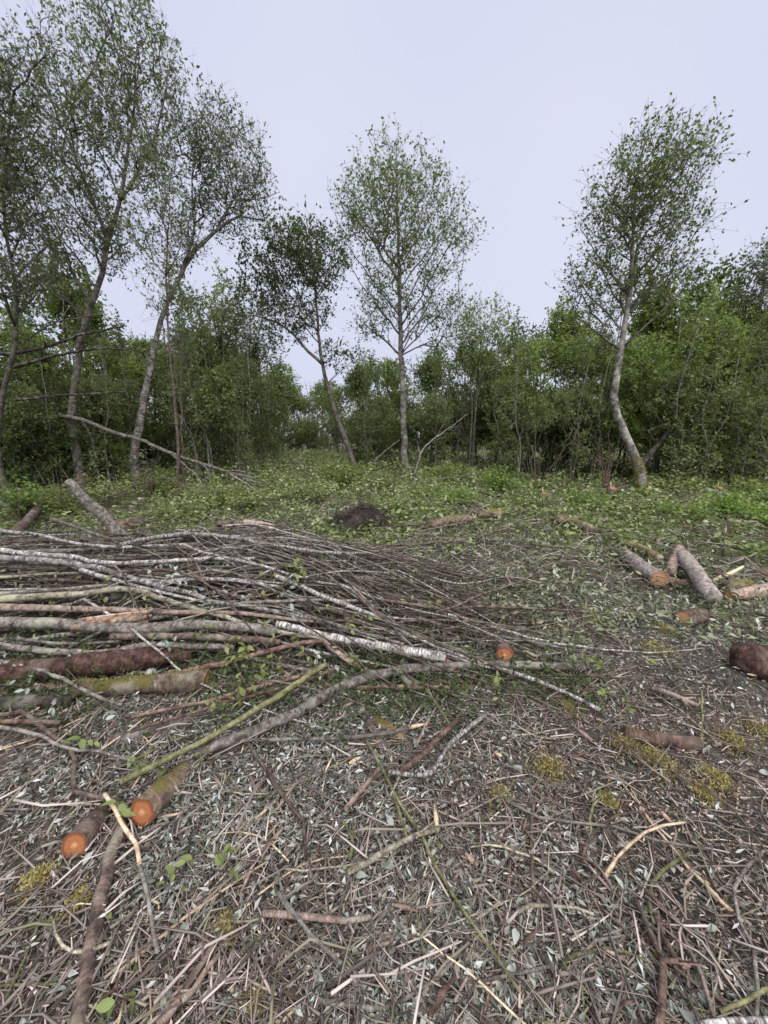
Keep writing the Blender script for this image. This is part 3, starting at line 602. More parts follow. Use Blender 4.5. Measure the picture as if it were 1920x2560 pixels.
for i, (px, py, Y, R, H, lf, lab) in enumerate([(640, 1260, 8., .7, .5, 'leaf_under', 'low green mound left of the light green shrub'), (1060, 1245, 9., .8, .55, 'leaf_under', 'leafy mound just right of the pale-leaved shrub'), (1150, 1240, 8.4, .6, .4, 'leaf_bright', 'bright low clump left of the fern-like shrub'), (1330, 1270, 8., .7, .4, 'leaf_under', 'leafy mound in front of the low orange-topped stump'), (1450, 1265, 8.2, .7, .4, 'leaf_bright', 'bright bramble clump between the two orange-topped stumps'),
        (1640, 1275, 7.6, .7, .42, 'leaf_under', 'leafy bramble mound below the curved pale trunk'), (1720, 1310, 6.8, .6, .38, 'leaf_bright', 'bright bramble clump behind the thick pale grey log'), (1850, 1290, 7.6, .7, .45, 'leaf_bright', 'bright bramble clump under the dead branch at right'), (1560, 1320, 6.6, .5, .3, 'leaf_under', 'small leafy mound left of the log group'), (460, 1275, 7., .6, .5, 'leaf_under', 'leafy mound behind the small round orange log end'), (150, 1265, 7.4, .8, .7, 'leaf_thicket', 'shaggy green shrub behind the left end of the heap'), (700, 1215, 10.5, .9, .8, 'leaf_under', 'rounded green shrub at the tip of the fallen tree'), (960, 1215, 11, .8, .7, 'leaf_under', 'green shrub left of the tall straight trunk foot')]):
    shrub('bramble_clump', lab, px, py, Y, R, H, 44, lf, .065, 40 + i)
def stem_bundle(name, label, px, py, Y, n, H, R, mat, seed, r=.012):
    rng = np.random.default_rng(seed); b = at(px, py, Y); b[2] = ground(b[0], b[1]); root = empty(name, b); tag(root, label, 'shrub')
    for k in range(n):
        a = rng.uniform(0, 2 * pi); o = np.array([cos(a), sin(a), 0]) * R * .35 * rng.random(); e = o * rng.uniform(1.5, 4) + np.array([rng.normal(0, R * .5), rng.normal(0, R * .3), H * rng.uniform(.5, 1)])
        P = resample([o - [0, 0, .05], o * 1.4 + [rng.normal(0, .1), rng.normal(0, .1), e[2] * .45], e], .15, .012, rng); mb = MB(); tube(mb, P, np.linspace(r, r * .3, len(P)), 5, rng=rng)
        link('stem', mb.mesh('stem', M[mat]), root)
stem_bundle('bare_shrub', 'clump of bare reddish-brown stems in front of the dark thicket right of centre', 1345, 1235, 10.8, 16, 2.2, .8, 'brown', 1)
stem_bundle('bare_shrub', 'clump of bare brown stems just left of the curved pale trunk', 1510, 1230, 10.4, 16, 1.8, .6, 'red', 2)
stem_bundle('bare_shrub', 'clump of bare yellowish-brown arching stems at the left under the willow', 160, 1190, 8.2, 16, 1.1, .8, 'red', 3, .009)
stem_bundle('bare_shrub', 'tangle of bare grey stems at the far right beneath the leaning tree', 1850, 1215, 10.8, 12, 1.5, .9, 'brown', 4)

# ------------------------------------------------------------------ poles, logs and sticks
stem_bundle('bare_shrub', 'thin tangle of bare stems at the left edge behind the heap', 70, 1225, 6.8, 16, .9, .9, 'brown', 5, .008)
stem_bundle('bare_shrub', 'tangle of bare leaning stems left of the leaning cut log', 215, 1230, 7.6, 18, 1.2, .9, 'brown', 6, .009)
stem_bundle('bare_shrub', 'bare twiggy tangle beneath the fallen tree', 520, 1240, 8.4, 16, 1.0, .8, 'grey', 7, .008)
stem_bundle('bare_shrub', 'bare stems between the birch foot and the thin saplings', 370, 1215, 9.2, 14, 1.6, .7, 'brown', 8, .010)
def rod(name, label, cat, pts, rad, mat, group=None, seg=7, step=.08, lump=.06, jit=.003, rng=RNG, stubs=0):
    P = resample(pts, step, jit, rng); s = np.linspace(0, 1, len(P))
    R = np.interp(s, np.linspace(0, 1, len(rad)), rad)
    mb = MB(); tube(mb, P, R, seg, lump, rng=rng)
    for k in range(stubs):
        i = rng.integers(1, len(P) - 1); d = unit(np.array([rng.normal(0, .6), rng.normal(0, .6), rng.uniform(-.2, 1)]) + unit(P[i + 1] - P[i - 1]) * .8)
        q = P[i] + d * rng.uniform(.03, .09); tube(mb, [P[i], (P[i] + q) / 2, q], [R[i] * .5, R[i] * .42, R[i] * .35], 5, rng=rng)
    o = link(name, mb.mesh(name, M[mat], P[0]), None, P[0]); tag(o, label, cat, group); return o
def traced(name, label, cat, mat, r0, r1, pix, lift=.0, f=surf, stubs=2, seg=7, group=None, jit=.003):
    pts = []; rs = []
    n = len(pix)
    for i, p in enumerate(pix):
        rp = r0 + (r1 - r0) * i / max(1, n - 1); l = lift + (.024 if lift < .04 else .006) + (p[2] if len(p) > 2 else 0)
        P, t = hit(p[0], p[1], l, f); rm = rp * t / F
        P, t = hit(p[0], p[1], l + rm * .7, f); pts.append(P); rs.append(rp * t / F)
    return rod(name, label, cat, pts, rs, mat, group, seg, stubs=stubs, jit=jit)
def disc(parent, c, nrm, r, mat, origin, rng=RNG, seg=18, rough=.05):
    nrm = unit(np.asarray(nrm, float)); a = np.array([0, 0, 1.]) if abs(nrm[2]) < .9 else np.array([1., 0, 0]); u = unit(np.cross(a, nrm)); v = np.cross(nrm, u)
    th = np.arange(seg) / seg * 2 * pi; mb = MB(); V = [c + nrm * .004]; uv = [[0, 0]]
    for f in (.5, 1.):
        for t_ in th:
            q = f * r * (1 + (rng.normal(0, rough) if f == 1 else 0)); V.append(c + (u * cos(t_) + v * sin(t_)) * q + nrm * ((.003 if rough < .1 else .02) + rng.normal(0, .012 * r) * (1 if rough < .1 else 9 * (1.2 - f)))); uv.append([cos(t_) * f, sin(t_) * f])
    uv = np.array(uv); t = []; q = []
    for j in range(seg):
        k = (j + 1) % seg; t.append([0, 1 + j, 1 + k]); q.append([1 + j, 1 + seg + j, 1 + seg + k, 1 + k])
    t = np.array(t); q = np.array(q); mb.add(np.array(V), q, t, uv[q], uv[t])
    return link('cut_face', mb.mesh('cut_face', M[mat], origin, False), parent)
def log(name, label, cat, pts, rad, mat, ends=('cut', None), moss=0, seg=14, lump=.05, group=None, seed=0, rough=.05):
    rng = np.random.default_rng(seed + 100); P = resample(pts, .05, .003, rng); R = np.interp(np.linspace(0, 1, len(P)), np.linspace(0, 1, len(rad)), rad)
    b = P[0].copy(); root = empty(name, b); tag(root, label, cat, group)
    mb = MB(); T0, T1 = tube(mb, P, R, seg, lump, rng=rng); link('bark', mb.mesh('bark', M[mat], b), root)
    if ends[0]: disc(root, P[0], -T0, R[0] * .99, ends[0], b, rng, rough=rough)
    if ends[1]: disc(root, P[-1], T1, R[-1] * .99, ends[1], b, rng)
    if moss: tag(link('moss', moss_on(P[int(len(P) * .0):], R, moss, rng, True, h=.012, w=.004).mesh('moss', M['moss'], b, False), root), kind='stuff')
    return root
def plog(name, label, mat, r, pix, ends=(None, None), moss=0, lift=0., f=surf, cat='log', lump=.05, seed=0):
    pts = []; rs = []; rr_ = r if isinstance(r, (list, tuple)) else [r] * len(pix)
    for p, rp in zip(pix, rr_):
        l = lift + (p[2] if len(p) > 2 else 0); P, t = hit(p[0], p[1], l, f); rm = rp * t / F; P, t = hit(p[0], p[1], l + rm * .8, f); pts.append(P); rs.append(rp * t / F)
    return log(name, label, cat, pts, rs, mat, ends, moss, lump=lump, seed=seed)

T_ = traced
# the long poles on top of the heap, back to front
T_('birch_pole', 'grey birch pole along the back edge of the heap, bending down to the right', 'pole', 'birch', 8, 3, [(-120, 1305), (0, 1326), (87, 1336), (174, 1355), (260, 1366), (376, 1366), (458, 1362), (498, 1378), (585, 1399), (660, 1416), (776, 1450), (853, 1463), (959, 1500), (1085, 1517)], .05)
T_('birch_pole', 'grey birch branch arching up over the back of the heap, its thin tip pointing right', 'pole', 'birch', 6, 2, [(290, 1366), (340, 1352), (390, 1343), (463, 1335), (539, 1340), (617, 1349), (660, 1359), (747, 1372), (805, 1380), (904, 1383), (1022, 1366), (1094, 1355)], .07)
T_('birch_pole', 'white-flecked birch pole just above the brightest one on the heap', 'pole', 'birch', 8, 4, [(-120, 1362), (0, 1376), (72, 1384), (159, 1390), (202, 1396), (260, 1407), (390, 1405), (477, 1399), (640, 1395)], .045)
T_('birch_pole', 'brightest thick white birch pole slanting down across the heap from the left edge', 'pole', 'birch', 10, 4, [(-140, 1385), (0, 1394), (101, 1401), (188, 1410), (260, 1424), (347, 1450), (420, 1471), (477, 1482), (530, 1504), (603, 1512), (660, 1523), (776, 1546), (877, 1574), (945, 1592), (1010, 1612)], .06)
T_('birch_pole', 'thinner white birch branch close below the brightest birch pole', 'pole', 'birch', 6, 3, [(202, 1424), (275, 1446), (347, 1466), (434, 1489), (477, 1497), (560, 1512)], .05)
T_('lichened_pole', 'yellowish lichen-covered pole rising then bending down to the right on the heap', 'pole', 'lichen', 10, 4, [(-100, 1512), (0, 1500), (87, 1491), (202, 1485), (289, 1474), (341, 1477), (391, 1494), (472, 1514), (530, 1531), (603, 1557), (675, 1575), (776, 1594), (877, 1605), (971, 1611)], .05)
T_('pinkish_pole', 'straight pinkish pole lying level across the front of the heap', 'pole', 'pink', 10, 4, [(-100, 1512), (0, 1516), (116, 1521), (260, 1524), (376, 1528), (477, 1533), (574, 1532), (675, 1540), (805, 1557)], .055)
T_('dark_pole', 'thick dark grey pole beneath the pinkish pole at the left edge', 'pole', 'grey', 15, 12, [(-120, 1553), (0, 1556), (101, 1556), (188, 1563), (347, 1571), (477, 1562), (603, 1569), (690, 1580)], .03)
T_('grey_pole', 'slim grey pole below the weathered split board', 'pole', 'grey', 5, 3, [(29, 1595), (130, 1607), (231, 1607), (300, 1603)], .02)
T_('grey_pole', 'bent olive-grey pole lowest in the front face of the heap', 'pole', 'grey', 9, 7, [(-100, 1600), (0, 1613), (101, 1627), (231, 1633), (289, 1629), (362, 1613), (477, 1614), (585, 1620)], .02)
T_('grey_pole', 'grey pole under the split board, right half of the heap front', 'pole', 'brown', 10, 8, [(280, 1590), (380, 1590), (477, 1592), (603, 1598), (700, 1606)], .02)
T_('grey_pole', 'bowed grey birch pole in the middle of the heap, bright on top', 'pole', 'birch', 6, 4, [(380, 1462), (420, 1454), (470, 1449), (540, 1449), (620, 1455), (700, 1467)], .05)
T_('brown_branch', 'thin red-brown branch dipping in a curve between the birch poles', 'branch', 'red', 3, 2, [(470, 1425), (505, 1450), (540, 1475), (580, 1488), (640, 1492), (700, 1480)], .08)
T_('grey_branch', 'long straight grey branch crossing the right middle of the heap', 'branch', 'grey', 5, 3, [(560, 1506), (640, 1505), (740, 1501), (830, 1502), (930, 1504)], .05)
T_('birch_pole', 'long pale birch pole running down to the ground at the right end of the heap', 'pole', 'birch', 6, 5, [(690, 1440), (745, 1462), (800, 1488), (887, 1522), (973, 1557), (1031, 1589), (1118, 1626), (1205, 1658), (1280, 1683), (1346, 1705), (1448, 1746), (1500, 1775)], .06)
T_('dark_branch', 'thin dark branch running just above the long pale birch pole', 'branch', 'brown', 5, 3, [(880, 1475), (915, 1510), (945, 1538), (988, 1562), (1089, 1609), (1176, 1640), (1290, 1690)], .08)
T_('thin_branch', 'thin arched branch at the right of the heap over the pale logs', 'branch', 'brown', 3, 2.4, [(982, 1562), (1010, 1553), (1046, 1550), (1176, 1553), (1277, 1566), (1370, 1588)], .1)
T_('thin_branch', 'thin level branch reaching right from the heap', 'branch', 'brown', 4, 2.6, [(960, 1500), (1098, 1521), (1220, 1516), (1346, 1523), (1475, 1529)], .08)
T_('thin_branch', 'thin branch pointing up right beyond the end of the heap', 'branch', 'brown', 3.5, 2, [(1090, 1530), (1141, 1514), (1219, 1480), (1277, 1462), (1325, 1441), (1389, 1404)], .1)
T_('thin_branch', 'thin branch slanting down right below the long pale birch pole', 'branch', 'brown', 3.2, 2.4, [(921, 1624), (973, 1652), (1060, 1713), (1176, 1745), (1266, 1762)], .06)
T_('thin_branch', 'thin branch running straight down from the stub of the small log', 'branch', 'green', 3, 2.4, [(1062, 1719), (1085, 1752), (1112, 1792), (1135, 1830)], .03)
T_('reddish_pole', 'reddish pole slanting up to the right above the mossy rotten log', 'pole', 'red', 8, 5, [(422, 1699), (466, 1677), (506, 1668), (556, 1658), (675, 1627), (747, 1610), (830, 1598)], .05)
T_('brown_pole', 'brown rod slanting up right below the mossy log', 'pole', 'red', 5, 5, [(330, 1792), (464, 1765), (580, 1736), (696, 1705), (790, 1680)], .05)
T_('reddish_rod', 'thin smooth reddish rod above the green pole', 'pole', 'red', 4, 4, [(325, 1830), (422, 1798), (560, 1758), (696, 1722), (850, 1668)], .06)
T_('green_pole', 'straight olive-green pole slanting up right in front of the heap', 'pole', 'green', 8, 7, [(300, 1955), (380, 1916), (506, 1853), (612, 1794), (696, 1741), (777, 1684), (815, 1660)], .09)
T_('grey_brown_pole', 'thick curved grey-brown pole lying in front of the heap and reaching far right', 'pole', 'grey', 15, 9, [(490, 1882), (600, 1842), (684, 1810), (769, 1765), (840, 1722), (895, 1703), (980, 1678), (1148, 1666), (1296, 1664), (1465, 1667)], .015, stubs=4, seg=9)
T_('curved_stick', 'long thin bowed stick with a pale broken end, in front of the thick curved pole', 'stick', 'grey', 4.5, 5, [(527, 1850), (600, 1851), (700, 1848), (811, 1846), (937, 1840), (1022, 1819)], .05)
rod('broken_tip', 'pale splintered tip of the bowed stick in front of the heap', 'wood splinter', [hit(1018, 1820, .06)[0], hit(1040, 1812, .065)[0], hit(1062, 1810, .065)[0]], [.011, .010, .004], 'pale')
T_('forked_stick', 'pale grey elbow-shaped stick on the litter right of centre', 'stick', 'birch', 6, 5, [(978, 1930), (1030, 1940), (1077, 1941), (1106, 1886), (1148, 1836), (1220, 1782)], .03)
T_('brown_stick', 'straight brown stick slanting beside the elbow-shaped stick', 'stick', 'red', 7, 6, [(1000, 1932), (1064, 1878), (1100, 1843), (1144, 1798)], .035)
T_('brown_stick', 'long brown stick bent downward at the bottom left of centre', 'stick', 'brown', 5, 5, [(621, 1857), (663, 1928), (727, 2013), (756, 2051), (760, 2100), (767, 2150)], .02)
T_('orange_stick', 'short orange-brown peeled stick left of the green stems', 'stick', 'pink', 7, 5, [(862, 2025), (900, 1975), (948, 1920)], .02)
T_('green_shoot', 'long straight yellow-green stem running down right across the litter', 'stem', 'green', 4, 4.5, [(967, 1945), (1000, 2010), (1039, 2063), (1085, 2155), (1148, 2261), (1233, 2379), (1300, 2480)], .02, stubs=0)
T_('green_shoot', 'shorter olive stem beside the long yellow-green stem', 'stem', 'green', 4, 3.5, [(915, 1850), (945, 1900), (975, 1965), (1000, 2040), (1020, 2105)], .025, stubs=0)
T_('lichened_stick', 'pale lichen-covered stick slanting up right in the lower middle', 'stick', 'lichen', 7, 6, [(870, 2181), (915, 2155), (959, 2130), (1043, 2088), (1098, 2071)], .02)
T_('tan_stick', 'tan peeled stick lying level at lower left of centre', 'stick', 'pink', 8, 6, [(659, 2282), (769, 2290), (870, 2301), (926, 2293)], .02)
T_('grey_stick', 'grey stick crossing over the tan peeled stick', 'stick', 'grey', 5, 5, [(690, 2225), (705, 2244), (781, 2333), (853, 2409)], .035)
T_('white_split_stick', 'pale split stick lying along the dark pole at lower left', 'stick', 'pale', 5, 5, [(262, 1985), (285, 2025), (308, 2060), (338, 2113), (350, 2164)], .03, stubs=0)
T_('grey_stick', 'grey stick continuing down from the pale split stick', 'stick', 'grey', 5, 5, [(350, 2164), (367, 2240), (384, 2345), (395, 2380)], .025)
T_('crooked_branch', 'crooked S-shaped branch at the left edge below the rotten logs', 'branch', 'brown', 6, 5, [(-60, 1788), (0, 1787), (63, 1781), (110, 1828), (169, 1862), (186, 1904), (186, 1976), (211, 1988), (262, 1995)], .04)
T_('long_twig', 'long grey twig running right from the left edge above the log ends', 'branch', 'grey', 5, 3, [(-60, 1812), (0, 1819), (84, 1832), (160, 1870), (274, 1887), (359, 1916), (422, 1942), (447, 1980)], .05)
T_('reddish_stick', 'short reddish stick at the left edge under the rotten log', 'stick', 'red', 6, 6, [(-40, 1800), (0, 1803), (80, 1804), (152, 1807)], .02)
T_('grey_stick', 'grey stick slanting down right over the red rotten log', 'stick', 'grey', 6, 4, [(-60, 1640), (0, 1653), (116, 1679), (159, 1697), (232, 1735), (304, 1762)], .09)
T_('forked_limb', 'cracked reddish limb at the bottom left, thickening towards the lower edge', 'branch', 'pink', 7, 12, [(536, 2352), (510, 2400), (485, 2442), (443, 2506), (395, 2566)], .02)
T_('forked_limb', 'thinner reddish limb lying against the cracked limb at the bottom left', 'branch', 'pink', 6, 8, [(545, 2388), (515, 2430), (480, 2475), (455, 2500)], .025)
T_('brown_stick', 'straight brown stick pointing at the reddish forked limb, lower right', 'stick', 'brown', 6, 7, [(1587, 2247), (1618, 2315), (1650, 2384)], .02)
T_('reddish_stick', 'smooth reddish stick parallel to the straight brown stick, lower right', 'stick', 'red', 7, 7, [(1638, 2285), (1663, 2340), (1688, 2397)], .02)
T_('reddish_limb', 'reddish limb running off the bottom edge at lower right, with a side spur', 'branch', 'red', 9, 11, [(1655, 2392), (1660, 2450), (1655, 2510), (1648, 2580)], .02)
T_('reddish_spur', 'short reddish spur lying across the top of the reddish limb', 'branch', 'red', 6, 5, [(1655, 2400), (1690, 2402), (1724, 2413)], .03)
T_('arched_stem', 'yellow-green stem bent into a bow at lower right', 'stem', 'green', 4, 4.5, [(1722, 2131), (1690, 2152), (1667, 2171), (1629, 2209), (1621, 2256), (1636, 2310)], .02, stubs=0)
T_('long_twig', 'long thin wavy twig lying level at the right middle of the litter', 'stick', 'grey', 3.5, 3, [(1260, 2000), (1347, 2043), (1431, 2055), (1536, 2068), (1642, 2100), (1781, 2127)], .015)
T_('crooked_branch', 'crooked grey branch down the right edge of the litter', 'branch', 'grey', 3.5, 5, [(1905, 2130), (1865, 2170), (1832, 2222), (1844, 2298), (1878, 2370), (1895, 2475), (1890, 2580)], .02)
T_('dark_stick', 'dark stick angled down the lower right corner area', 'stick', 'brown', 4, 5, [(1640, 2303), (1705, 2320), (1752, 2441), (1785, 2545)], .02)
T_('thin_stick', 'thin stick left of the reddish limb at lower right', 'stick', 'grey', 3.5, 4, [(1520, 2325), (1558, 2433), (1612, 2558)], .015)
T_('birch_stick', 'whitish stick along the bottom edge at the right corner', 'stick', 'birch', 7, 7, [(1740, 2560), (1832, 2547), (1920, 2552), (1990, 2560)], .015)
T_('green_shoot', 'olive stem rising to the right edge in the lower right corner', 'stem', 'green', 5, 5, [(1800, 2527), (1860, 2495), (1910, 2470), (1980, 2450)], .03, stubs=0)
T_('grey_stick', 'grey stick lying level at the lower centre right', 'stick', 'grey', 4, 4, [(1205, 2450), (1290, 2432), (1372, 2416)], .015)
T_('bent_branch', 'short brown branch with broken knuckle end sticking out of the heap front', 'branch', 'pink', 6, 8, [(800, 1592), (825, 1617), (860, 1645), (890, 1662)], .03)
T_('grey_stick', 'grey branch at the left edge sloping down toward the leaning cut log', 'branch', 'grey', 6, 4, [(-80, 1240), (0, 1259), (127, 1297), (210, 1325), (295, 1358)], .12)
T_('thin_stick', 'thin branch at right lying over the litter beyond the orange log end', 'branch', 'brown', 3.5, 2.5, [(1400, 1500), (1440, 1545), (1490, 1580), (1560, 1610)], .04)
T_('pale_branch', 'short pale split branch among the litter at the right', 'branch', 'pink', 7, 5, [(1640, 1722), (1700, 1745), (1745, 1765)], .02)

# upright twigs poking out of the heap
def twig_at(name, label, pix, r, mat):
    rod(name, label, 'twig', [at(x, y, Y) for x, y, Y in pix], [r, r * .55], mat, seg=5, step=.06, stubs=2)
twig_at('forked_twig', 'thin straight twig slanting down left in front of the split board', [(258, 1478, 2.75), (223, 1540, 2.6), (160, 1600, 2.5), (105, 1655, 2.38)], .006, 'grey')
twig_at('forked_twig', 'thin twig slanting down right in front of the red rotten log', [(223, 1540, 2.6), (255, 1600, 2.5), (285, 1655, 2.38), (312, 1705, 2.28)], .006, 'brown')
twig_at('upright_twig', 'upright grey twig standing in front of the heap near the split board end', [(322, 1712, 2.27), (330, 1640, 2.36), (335, 1560, 2.5), (333, 1500, 2.62), (326, 1468, 2.7)], .007, 'grey')
twig_at('upright_twig', 'leafy upright twig in the middle of the heap', [(1000, 1560, 2.7), (997, 1500, 2.75), (996, 1450, 2.8), (985, 1400, 2.82)], .004, 'brown')
twig_at('upright_twig', 'thin twig rising from the back of the heap left of the dark heap', [(540, 1340, 3.7), (530, 1290, 3.75), (542, 1220, 3.8)], .006, 'grey')
twig_at('lichened_twig', 'short twig crusted with pale lichen hanging in the heap front', [(672, 1546, 2.7), (692, 1575, 2.62), (718, 1605, 2.55)], .012, 'lichen')

# logs
plog('rotten_log', 'thick red-brown rotten log low at the left front of the heap', 'rot', [30, 31, 27, 30, 24, 14], [(-160, 1690), (0, 1680), (130, 1672), (250, 1660), (400, 1642), (480, 1636)], lift=-.02, lump=.1, seed=1)
plog('mossy_log', 'rotten mossy log with orange sawn end in front of the red rotten log', 'mossbark', [18, 22, 25, 25], [(180, 1722), (300, 1716), (430, 1706), (519, 1702)], (None, 'cut'), moss=900, lump=.12, seed=2)
plog('grey_log', 'plain grey log half buried under the reddish rods in front of the heap', 'grey', [16, 16, 14], [(285, 1852), (401, 1824), (560, 1770)], ('cutp', None), lift=-.015, seed=3)
plog('dark_log', 'dark brown log in the shadow under the mossy log at the left edge', 'dark', [18, 18, 16], [(-80, 1765), (60, 1758), (180, 1752)], seed=4)
plog('birch_log', 'thick pale birch log with sawn end at the front of the heap', 'birch', [8, 10, 11, 12], [(690, 1560), (800, 1586), (901, 1607), (1112, 1643)], (None, 'cutp'), lift=.05, seed=5)
plog('stub_log', 'short red-brown stub poking out below the sawn end of the birch log', 'red', [9, 9], [(1106, 1648), (1145, 1678)], (None, 'cutp'), lift=.02, seed=6)
plog('stub_log', 'short grey log stub pointing down right in the shadow below the thick curved pole', 'grey', [11, 11, 11], [(1005, 1690), (1030, 1712), (1062, 1724)], (None, 'cutp'), lift=.01, seed=7)
plog('tapering_pole', 'dark bark-covered pole with white flecks running off the bottom edge at left', 'brown', [14, 15, 16, 17, 18], [(304, 2058), (275, 2155), (249, 2250), (225, 2380), (185, 2600)], ('cutp', None), lift=.018, cat='pole', seed=8)
def end_log(name, label, px, py, r, dpx, mat, endm, length, moss=0, seed=0, tilt=0., f=surf):
    """a log whose sawn end faces the viewer; dpx is the way the body runs in plan"""
    P, t = hit(px, py, 0, f); rm = r * t / F; P, t = hit(px, py, rm * (.9 + max(0, -tilt) * 1.2), f); d = unit(np.array([dpx[0], dpx[1], tilt]))
    return log(name, label, 'log', [P, P + d * length * .5, P + d * length], [rm, rm * 1.02, rm], mat, (endm, None), moss, seg=18, seed=seed, rough=.05 if r < 40 else .16, lump=.05 if r < 40 else .16)
end_log('sawn_log', 'short moss-topped log with a bright orange sawn end facing the viewer, lower left', 356, 2030, 32, (.14, 1.), 'mossbark', 'cut', .36, 1100, 11, -.3)
end_log('sawn_log', 'small bare log with a tilted orange sawn end at the lower left', 187, 2112, 29, (-.1, 1.), 'brown', 'cut', .18, 0, 12, -.35)
end_log('sawn_log', 'log with a vivid orange sawn end just right of the heap', 1262, 1638, 20, (.2, 1.), 'brown', 'cut', .25, 0, 13, -.3)
end_log('sawn_log', 'short log with sawn end facing left, alone on the litter at right', 1709, 1547, 19, (1., .35), 'brown', 'cutp', .22, 200, 14)
plog('red_rotten_log', 'thick rough red-brown rotten log running off the right edge', 'rot', [30, 42, 44, 46], [(1842, 1640), (1880, 1648), (1940, 1660), (2080, 1672)], ('cutr', None), moss=700, lump=.13, seed=15)
end_log('sawn_log', 'small pale sawn log end in front of the heap beside a mossy one', 946, 1847, 9, (-.5, 1.), 'brown', 'cutp', .15, 0, 16)
end_log('sawn_log', 'small mossy log with orange-white sawn end in front of the heap', 1000, 1845, 12, (-.7, .7), 'mossbark', 'cutp', .18, 260, 17)
end_log('sawn_log', 'small round log with orange end in the greenery behind the heap', 483, 1288, 10, (-.2, 1.), 'brown', 'cutp', .5, 0, 18, .0, ground)
end_log('sawn_log', 'tiny sawn log end at the far left behind the heap', 142, 1327, 8, (.3, 1), 'brown', 'cutp', .3, 0, 19, .0, ground)
end_log('sawn_log', 'orange sawn log end peeking out behind the leaning cut log', 268, 1332, 14, (.4, 1), 'brown', 'cut', .3, 0, 20, .0, ground)
end_log('sawn_log', 'yellow-orange sawn log end right behind the leaning cut log', 306, 1318, 18, (.5, 1), 'brown', 'cutp', .3, 0, 21, .0, ground)
plog('brown_log', 'dark brown log with knobbly bark lying level on the litter at right', 'rot', [15, 17, 17, 19], [(1556, 1828), (1620, 1845), (1680, 1853), (1748, 1862)], ('cutr', 'cutr'), moss=150, lump=.08, seed=22)
plog('grey_log', 'grey-brown log with sawn end toward the viewer, left of the log group at right', 'palebark', [13, 16, 18, 20], [(1556, 1380), (1590, 1408), (1620, 1430), (1648, 1448)], ('cutp', 'cutp'), moss=60, f=ground, lift=.04, seed=23)
plog('grey_log', 'thick pale grey log slanting down right in the log group at right', 'palebark', [15, 18, 19, 18], [(1707, 1388), (1735, 1425), (1757, 1460), (1785, 1492)], ('cutp', None), f=ground, lift=.1, seed=24)
plog('brown_log', 'short brown log leaning against the thick pale grey log', 'pink', [12, 12, 12], [(1699, 1372), (1684, 1405), (1678, 1432)], (None, None), f=ground, lift=.06, seed=25)
plog('thin_log', 'thin orange-ended log between the two grey logs at right', 'brown', [6, 6], [(1658, 1433), (1722, 1444)], ('cut', None), f=ground, lift=.02, seed=26)
plog('pink_log', 'short pinkish log below the thin orange-ended log', 'red', [9, 10], [(1640, 1445), (1722, 1462)], (None, 'cutp'), f=ground, lift=.04, seed=27)
plog('mossy_log', 'short moss-covered log right of the thick pale grey log', 'mossbark', [14, 15, 14], [(1816, 1464), (1845, 1463), (1872, 1462)], (None, 'cutp'), moss=500, f=ground, lift=.04, seed=28)
plog('split_log', 'split reddish log with pale torn wood at the right edge', 'pink', [13, 15, 16], [(1825, 1490), (1870, 1482), (1960, 1468)], ('cutp', None), f=ground, lift=.04, lump=.12, seed=29)
plog('dark_log', 'dark brown log at the right edge behind the split reddish log', 'mossbark', [14, 16], [(1880, 1440), (1960, 1432)], (None, None), moss=150, f=ground, lift=.04, seed=30)
plog('mossy_log', 'old yellow-green mossy log lying away in the clearing at right', 'mossbark', [12, 12, 12], [(1392, 1296), (1430, 1306), (1475, 1322)], ('cutr', None), moss=1600, f=ground, lift=.09, seed=31)
plog('mossy_log', 'sunken mossy log right of the dark brush heap', 'mossbark', [10, 14, 10], [(1080, 1312), (1140, 1300), (1190, 1300)], moss=1500, f=ground, lift=.09, seed=32)
plog('mossy_log', 'low mossy log beyond the sunken one near the fern-like shrub', 'mossbark', [8, 11, 9], [(1195, 1288), (1230, 1283), (1260, 1286)], moss=900, f=ground, lift=.09, seed=33)
plog('mossy_log', 'mossy log behind the grey-brown sawn log at right', 'mossbark', [8, 10, 9], [(1560, 1355), (1600, 1370), (1650, 1396)], moss=900, f=ground, lift=.09, seed=34)
plog('pale_log', 'pale peeled log behind the heap, upper of two', 'pink', [9, 9], [(612, 1306), (682, 1318)], ('cutp', None), f=ground, lift=.18, seed=35)
plog('pale_log', 'pale peeled log behind the heap, orange-ended and lower of two', 'birch', [9, 9], [(592, 1322), (650, 1322)], ('cut', 'cutp'), f=ground, lift=.1, seed=36)
plog('brown_log', 'brown log under the pale peeled logs behind the heap', 'brown', [9, 9], [(545, 1308), (610, 1310)], ('cutp', None), f=ground, lift=.12, seed=37)
plog('brown_log', 'dark log in the greenery at far left behind the heap', 'brown', [12, 10, 8], [(40, 1330), (80, 1290), (118, 1240)], f=ground, lift=.2, seed=38)
rod('pale_splinter', 'long pale split slat sticking up right from the log group', 'wood splinter', [hit(1781, 1452, .06, ground)[0], hit(1781, 1452, .06, ground)[0] + np.array([.18, .02, .07]), hit(1781, 1452, .06, ground)[0] + np.array([.34, .05, .14])], [.02, .024, .012], 'pale', seg=5)
b0 = hit(312, 1350, 0, ground)[0]
log('leaning_log', 'grey cut log with trimmed knots leaning up left behind the heap', 'log', [at(352, 1392, 5.2), at(312, 1350, 5.5), at(262, 1293, 5.5), at(219, 1255, 5.45), at(169, 1202, 5.4)], [.10, .10, .085, .075, .06], 'grey', ('cutp', 'cutp'), seed=40)

